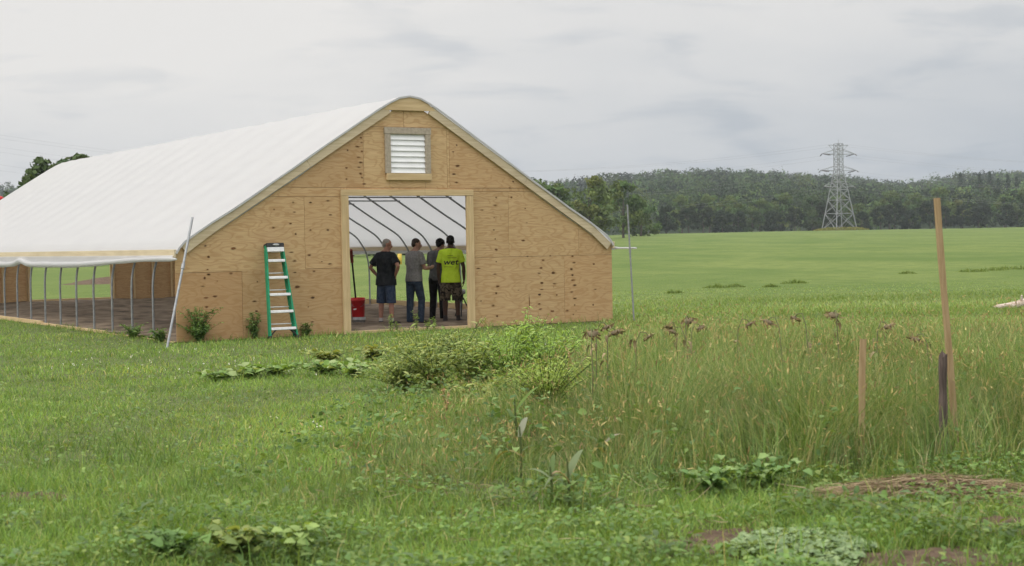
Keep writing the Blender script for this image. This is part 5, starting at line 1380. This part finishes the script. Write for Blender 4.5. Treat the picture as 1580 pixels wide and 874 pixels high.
for (px, py, h, yl) in ((340, 588, .13, 0), (385, 584, .17, 1), (425, 580, .15, 0), (500, 580, .20, 0), (545, 583, .22, 1), (575, 556, .24, 2), (505.5, 560, .2, 2)):
    cols = SQ if yl < 2 else [(0.125, 0.145, 0.042), (0.145, 0.155, 0.055), (0.09, 0.12, 0.036)]
    make_plant('squash_plant', ground_at(px, py), rs, stem_set(rs, 24, h, 0.42, 0.7), 6, (0.06, 0.13), 0.75, cols, sq_lbl[px], 'plant', None, droop=0.2)
# pale fine-leaved clump
make_plant('feathery_plant', ground_at(846, 650), rs, stem_set(rs, 110, 0.62, 0.52, 0.2), 40, (0.03, 0.07), 0.16, [(0.17, 0.23, 0.06), (0.20, 0.25, 0.08), (0.14, 0.20, 0.05)], 'pale feathery light green clump in front of the bushy row')
make_plant('leafy_weed', ground_at(372, 866), rs, stem_set(rs, 26, 0.20, 0.25, 0.8), 8, (0.04, 0.085), 0.75, [(0.105, 0.135, 0.042), (0.085, 0.118, 0.037), (0.125, 0.150, 0.05)], 'yellow green broad leaved weed at the bottom edge, left of centre')
make_plant('leafy_weed', ground_at(455, 862), rs, stem_set(rs, 14, 0.18, 0.18, 0.8), 7, (0.05, 0.09), 0.75, [(0.11, 0.16, 0.05), (0.13, 0.18, 0.06)], 'mid green broad leaved weed right of the yellow green one')
make_plant('leafy_weed', ground_at(265, 862), rs, stem_set(rs, 18, 0.17, 0.25, 0.8), 9, (0.05, 0.09), 0.75, [(0.055, 0.10, 0.03), (0.07, 0.12, 0.035)], 'dark green low weed at the bottom edge, left of the yellow green one')
for px, py, w_, lb in ((1175, 756, .36, 'dark green leafy weed at the front edge of the long grass'), (1100, 772, .22, 'small leafy weed left of the dark one at the front of the long grass')):
    make_plant('leafy_weed', ground_at(px, py), rs, stem_set(rs, 26, 0.22, w_, 0.7), 10, (0.05, 0.085), 0.75, [(0.06, 0.11, 0.035), (0.08, 0.135, 0.045), (0.11, 0.16, 0.06)], lb)
# grey-green creeping ground cover, low mound of overlapping leaves
e = empty('creeping_plant', ground_at(1238, 858)); n = 1700; a = rs.random(n) * 6.28; q = np.sqrt(rs.random(n)) * (1 + 0.18 * np.sin(3 * a))
x, y = 0.37 * q * np.cos(a), 0.42 * q * np.sin(a); z = 0.02 + 0.07 * np.sqrt(np.clip(1.1 - q ** 2, 0, 1.1)) * rs.uniform(.75, 1.1, n); az = rs.random(n) * 6.28
ln = rs.uniform(0.035, 0.06, n); link('foliage', fastmesh('foliage', *leaves(rs, np.stack([x, y, z], 1), np.stack([np.cos(az), np.sin(az), rs.uniform(-.2, .35, n)], 1), np.tile([0, 0, 1.0], (n, 1)) + rs.normal(0, .25, (n, 3)), ln, ln * 0.8, palette(rs, n, [(0.105, 0.150, 0.075), (0.085, 0.125, 0.062), (0.13, 0.175, 0.092)]))), e, [MAT['leaf']])
tag(e, 'grey green creeping plant forming a low mat beside the bare earth', 'plant')
# weeds against the plywood and in the doorway
for (s_, l_, h, sp, n, lb) in ((0.34, -0.20, 0.68, 0.30, 30, 'bushy dark green weed against the plywood near the left corner'), (1.38, -0.12, 0.52, 0.11, 10, 'narrow weed against the plywood just left of the ladder'), (2.35, -0.1, 0.30, 0.1, 5, 'thin weed against the plywood between the ladder and the doorway'), (-0.15, 1.9, 0.30, 0.22, 14, 'leafy weed under the eave left of the leaning pole'), (-0.15, 0.35, 0.26, 0.18, 9, 'low weed at the foot of the left corner beside the leaning pole')):
    make_plant('wall_weed', gl(s_, l_), rs, stem_set(rs, n, h, sp * 1.35) + stem_set(rs, n, h * 0.55, sp * 1.5), 34, (0.03, 0.08), 0.4, [(0.045, 0.085, 0.028), (0.06, 0.105, 0.032), (0.085, 0.13, 0.04)], lb, 'weed')
for (px, h, lb) in ((625, .40, 'slim weed stem in the doorway in front of the blue jeans'), (638, .22, 'short weed in the doorway beside the slim stem'), (678, .42, 'bushy weed in the doorway in front of the black trousers'), (702, .26, 'low weed in the doorway before the camouflage shorts'), (716, .30, 'weed beside the right door jamb')):
    p = at_depth(px, 505, 28.0); s_, l_ = to_local(p.x, p.y); p = gl(s_, -0.15)
    make_plant('doorway_weed', p, rs, stem_set(rs, 5, h, 0.07), 16, (0.03, 0.07), 0.3, [(0.12, 0.18, 0.05), (0.15, 0.20, 0.07)], lb, 'weed')
# dried sunflowers with hanging heads
sf = []
def sunflower(loc, H, ang, sc, seed):
    r_ = np.random.default_rng(seed); e = empty('dead_sunflower', loc); d = Vector((math.cos(ang), math.sin(ang), 0))
    pts = [Vector((0, 0, -0.02)), Vector((0.01, 0, H * 0.5)), d * 0.02 + Vector((0, 0, H * 0.88)), d * 0.06 + Vector((0, 0, H)), d * 0.11 + Vector((0, 0, H * 0.99)), d * 0.135 + Vector((0, 0, H - 0.035))]
    mb = MB(); mb.tube(pts, [0.006, 0.006, 0.005, 0.005, 0.005, 0.005], 6); mb.build('stalk', MAT['sf_stalk'], e)
    mb = MB(); hc = pts[-1] - Vector((0, 0, 0.012)); nrm = (d * 0.5 + Vector((0, 0, -1))).normalized(); rot = nrm.to_track_quat('Z', 'Y').to_matrix(); pr = [(0.0, -0.016), (0.03, -0.014), (0.052, 0.0), (0.045, 0.018), (0, 0.024)]
    for i, (q, z) in enumerate(pr): pass
    n = 14; P = []
    for (q, z) in pr:
        for k in range(n): t = 2 * math.pi * k / n; P.append(hc + rot @ Vector((q * sc * (1 + .1 * math.sin(5 * t)) * math.cos(t), q * sc * math.sin(t), z * sc)))
    mb.faces(P, [(i * n + k, i * n + (k + 1) % n, (i + 1) * n + (k + 1) % n, (i + 1) * n + k) for i in range(len(pr) - 1) for k in range(n)], 0, True); mb.build('seed_head', MAT['sf_head'], e)
    m = 16; a = np.linspace(0, 6.28, m, endpoint=False) + r_.normal(0, .1, m); C0 = np.array([hc + rot @ Vector((0.05 * sc * math.cos(t), 0.05 * sc * math.sin(t), 0)) for t in a]); D = np.array([rot @ Vector((math.cos(t), math.sin(t), 0.5 + r_.normal(0, .4))) for t in a])
    link('dried_petals', fastmesh('dried_petals', *leaves(r_, C0, D, r_.normal(size=(m, 3)), r_.uniform(.035, .07, m) * sc, np.full(m, .02), palette(r_, m, [(0.13, 0.098, 0.050), (0.09, 0.068, 0.036), (0.17, 0.138, 0.075)]) * 0.75, .9)), e, [MAT['dry']])
    m = 3; zz_ = r_.uniform(.6, .92, m) * H; az = r_.random(m) * 6.28
    link('dried_leaves', fastmesh('dried_leaves', *leaves(r_, np.stack([np.zeros(m), np.zeros(m), zz_], 1), np.stack([np.cos(az), np.sin(az), r_.uniform(-1.2, .2, m)], 1), np.tile([0, 0, 1.], (m, 1)), r_.uniform(.06, .12, m), r_.uniform(.02, .045, m), palette(r_, m, [(0.16, 0.12, 0.08), (0.10, 0.08, 0.05), (0.08, 0.10, 0.04)]), .7)), e, [MAT['dry']])
    tag(e, 'dried brown sunflower with hanging seed head above the long grass', 'sunflower', 'dried sunflowers in a row above the long grass'); return e
MAT['sf_stalk'] = mottled('dry_stalk', (0.10, 0.12, 0.05), (0.20, 0.19, 0.10), 20, 0.9); MAT['sf_head'] = mottled('dried_seed_head', (0.10, 0.075, 0.042), (0.21, 0.165, 0.10), 30, 0.95)
for k, (px, py) in enumerate([(914, 517), (948, 515), (934, 507), (998, 522), (1034, 507), (1041, 514), (1062, 497), (1079, 508), (1154, 502), (1187, 499), (1229, 493), (1287, 488), (1367, 506), (1415, 525)]):
    Y = 14.6 + 0.9 * ((k * 37) % 10) / 10 - (0.6 if px < 960 else 0); p = at_depth(px, py, Y); hd = rnd.uniform(0, 6.28)
    off = Vector((math.cos(hd), math.sin(hd), 0)) * 0.12
    sunflower((p.x - off.x, p.y - off.y, terrain1(p.x, p.y)), p.z + 0.06 - terrain1(p.x, p.y), hd, rnd.uniform(0.6, 1.0), 500 + k)
# young corn with broad pale leaves
def corn(px, py, H, spec, label, seed):
    r_ = np.random.default_rng(seed); p = ground_at(px, py); e = empty('corn_plant', p); e.scale = (0.9, 0.9, 0.9)
    mb = MB(); mb.tube([(0, 0, -.02), (0.01, 0, H * .5), (0.0, 0.01, H)], [0.012, 0.010, 0.006], 7); me = mb.mesh('stalk')
    at = me.attributes.new('col', 'FLOAT_COLOR', 'POINT'); c4 = np.ones((len(mb.v), 4), np.float32); c4[:, :3] = (0.11, 0.15, 0.05); at.data.foreach_set('color', c4.ravel()); link('stalk', me, e, [MAT['leaf']])
    for (a, z0, ln, w_, rise, fall, c) in spec:
        n = 12; d = Vector((math.cos(a), math.sin(a), 0)); s_ = Vector((-d.y, d.x, 0)); P = []
        for i in range(n + 1):
            t = i / n; q = d * ln * (t - 0.15 * t * t) + Vector((0, 0, z0 + rise * t * 1.6 - (rise * .6 + fall) * t * t)); ww_ = w_ / 2 * (min(1, .45 + 2.2 * t)) * (1 - t ** 2.5) + 0.001
            P += [q - s_ * ww_ + Vector((0, 0, ww_ * .35)), q, q + s_ * ww_ + Vector((0, 0, ww_ * .35))]
        F = [(i * 3 + k, i * 3 + k + 1, i * 3 + k + 4, i * 3 + k + 3) for i in range(n) for k in range(2)]
        me = fastmesh('leaf', np.array([tuple(v) for v in P]), np.array(F), None, np.tile(c, (len(P), 1))); me.polygons.foreach_set('use_smooth', np.ones(len(F), bool)); link('leaf', me, e, [MAT['leaf']])
    tag(e, label, 'corn'); return e
PALE, TANC, GRN = (0.19, 0.24, 0.12), (0.34, 0.25, 0.15), (0.11, 0.17, 0.05)
corn(850, 790, .30, [(2.7, .22, .26, .045, .12, .10, PALE), (0.2, .24, .20, .05, .10, .26, TANC), (3.6, .15, .22, .04, .1, .2, GRN), (1.4, .2, .25, .04, .2, .05, GRN)], 'young corn plant with a drooping tan leaf in the middle of the foreground', 71)
corn(876, 786, .34, [(0.9, .20, .22, .065, .20, .02, PALE), (3.9, .2, .26, .045, .12, .16, PALE), (2.3, .15, .2, .04, .1, .1, GRN)], 'young corn plant with a broad pale upright leaf, right of the drooping one', 72)
corn(803, 745, .42, [(1.2, .34, .20, .055, .16, .03, (0.27, 0.28, 0.20)), (2.6, .2, .3, .045, .12, .24, (0.25, 0.22, 0.07)), (0.3, .22, .26, .04, .14, .2, GRN)], 'young corn plant with a whitish top leaf left of the drooping one', 73)
corn(795, 690, .42, [(0.6, .30, .34, .05, .24, .02, (0.16, 0.25, 0.05)), (3.4, .22, .28, .04, .1, .2, GRN), (2.0, .2, .25, .04, .2, .1, GRN)], 'young bright green corn plant furthest back below the bushy row', 74)
corn(932, 740, .40, [(0.4, .26, .22, .045, .12, .06, (0.33, 0.30, 0.22)), (2.8, .25, .28, .04, .16, .14, GRN), (4.2, .2, .24, .04, .12, .12, (0.30, 0.25, 0.08))], 'young corn plant with a yellowing leaf right of the foreground pair', 75)
# reddish dock stalks
for k, (px, py, h, lb) in enumerate(((823, 640, .52, 'rusty dock stalk in front of the bushy row'), (880, 610, .60, 'rusty dock stalk at the right end of the bushy row'), (690, 640, .30, 'short rusty dock stalk below the left of the bushy row'))):
    make_plant('dock_stalk', ground_at(px, py), rs, stem_set(rs, 3, h, 0.06), 60, (0.012, 0.03), 0.6, [(0.23, 0.14, 0.08), (0.28, 0.18, 0.11), (0.17, 0.10, 0.06)], lb, 'plant', None, (0.18, 0.12, 0.06), mat='dry')
# flowering weeds round the pylon's feet
e = empty('pylon_weeds', (tb.x, TY - 4, terrain1(tb.x, TY - 4))); n = 3000
x = rs.uniform(-9.5, 9.5, n); y = rs.uniform(-6, 8, n); z = rs.random(n) * 1.1 * (1 - (np.abs(x) / 9.9) ** 4)
az = rs.random(n) * 6.28; ln = rs.uniform(.3, .6, n)
link('foliage', fastmesh('foliage', *leaves(rs, np.stack([x, y, z], 1), np.stack([np.cos(az), np.sin(az), rs.uniform(0, 1, n)], 1), rs.normal(size=(n, 3)), ln, ln * .5, palette(rs, n, [(0.12, 0.108, 0.022), (0.085, 0.092, 0.024), (0.06, 0.076, 0.02)]))), e, [MAT['leaf']])
tag(e, 'patch of yellow flowering weeds round the feet of the lattice pylon', 'weeds')
# darker tussocks in the field
for k, (px, py, s_) in enumerate([(1106, 441, .9), (1134, 440, .7), (1226, 434, 1.0), (1190, 440, .6), (1500, 416, 1.3), (1530, 414, 1.5), (1550, 412, 1.2), (1575, 412, 1.6), (1400, 419, .8), (1040, 450, .6)]):
    p = ground_at(px, py + 3); p.z = terrain1(p.x, p.y); n = 260; a = rs.random(n) * 6.28; q = np.sqrt(rs.random(n)) * 0.6 * s_
    V, Q, T, C = blades(rs, q * np.cos(a) * 0.9, q * np.sin(a) * 0.5, np.zeros(n), rs.uniform(.08, .22, n) * s_ ** .5 * (1.15 - (q / (0.6 * s_)) ** 1.5), np.full(n, .03), rs.uniform(.2, 1, n), palette(rs, n, [(0.062, 0.096, 0.028), (0.08, 0.115, 0.034), (0.10, 0.13, 0.042)]), '', None)
    o = link('tussock', fastmesh('tussock', V, Q, T, C), None, [MAT['blade']]); o.location = p
    tag(o, 'dark green grass tussock standing out of the field at the right' if px > 1350 else 'dark green grass tussock standing out of the field between greenhouse and pylon', 'grass tussock', 'tussocks at the right of the field' if px > 1350 else 'tussocks in the middle of the field')

# ------------------------------------------------------------------ air
def haze():
    mb = MB(); mb.box(-1500, 1500, -60, 2250, -3.0, 130); m, t, o = new_mat('haze'); pv = N(t, 'ShaderNodeVolumePrincipled')
    pv.inputs['Color'].default_value = (0.78, 0.84, 0.90, 1); pv.inputs['Density'].default_value = HAZE; pv.inputs['Anisotropy'].default_value = 0.0
    t.links.new(pv.outputs[0], o.inputs['Volume']); h = mb.build('haze', m); tag(h, kind='stuff'); return h
HAZE = 0.00015
haze()
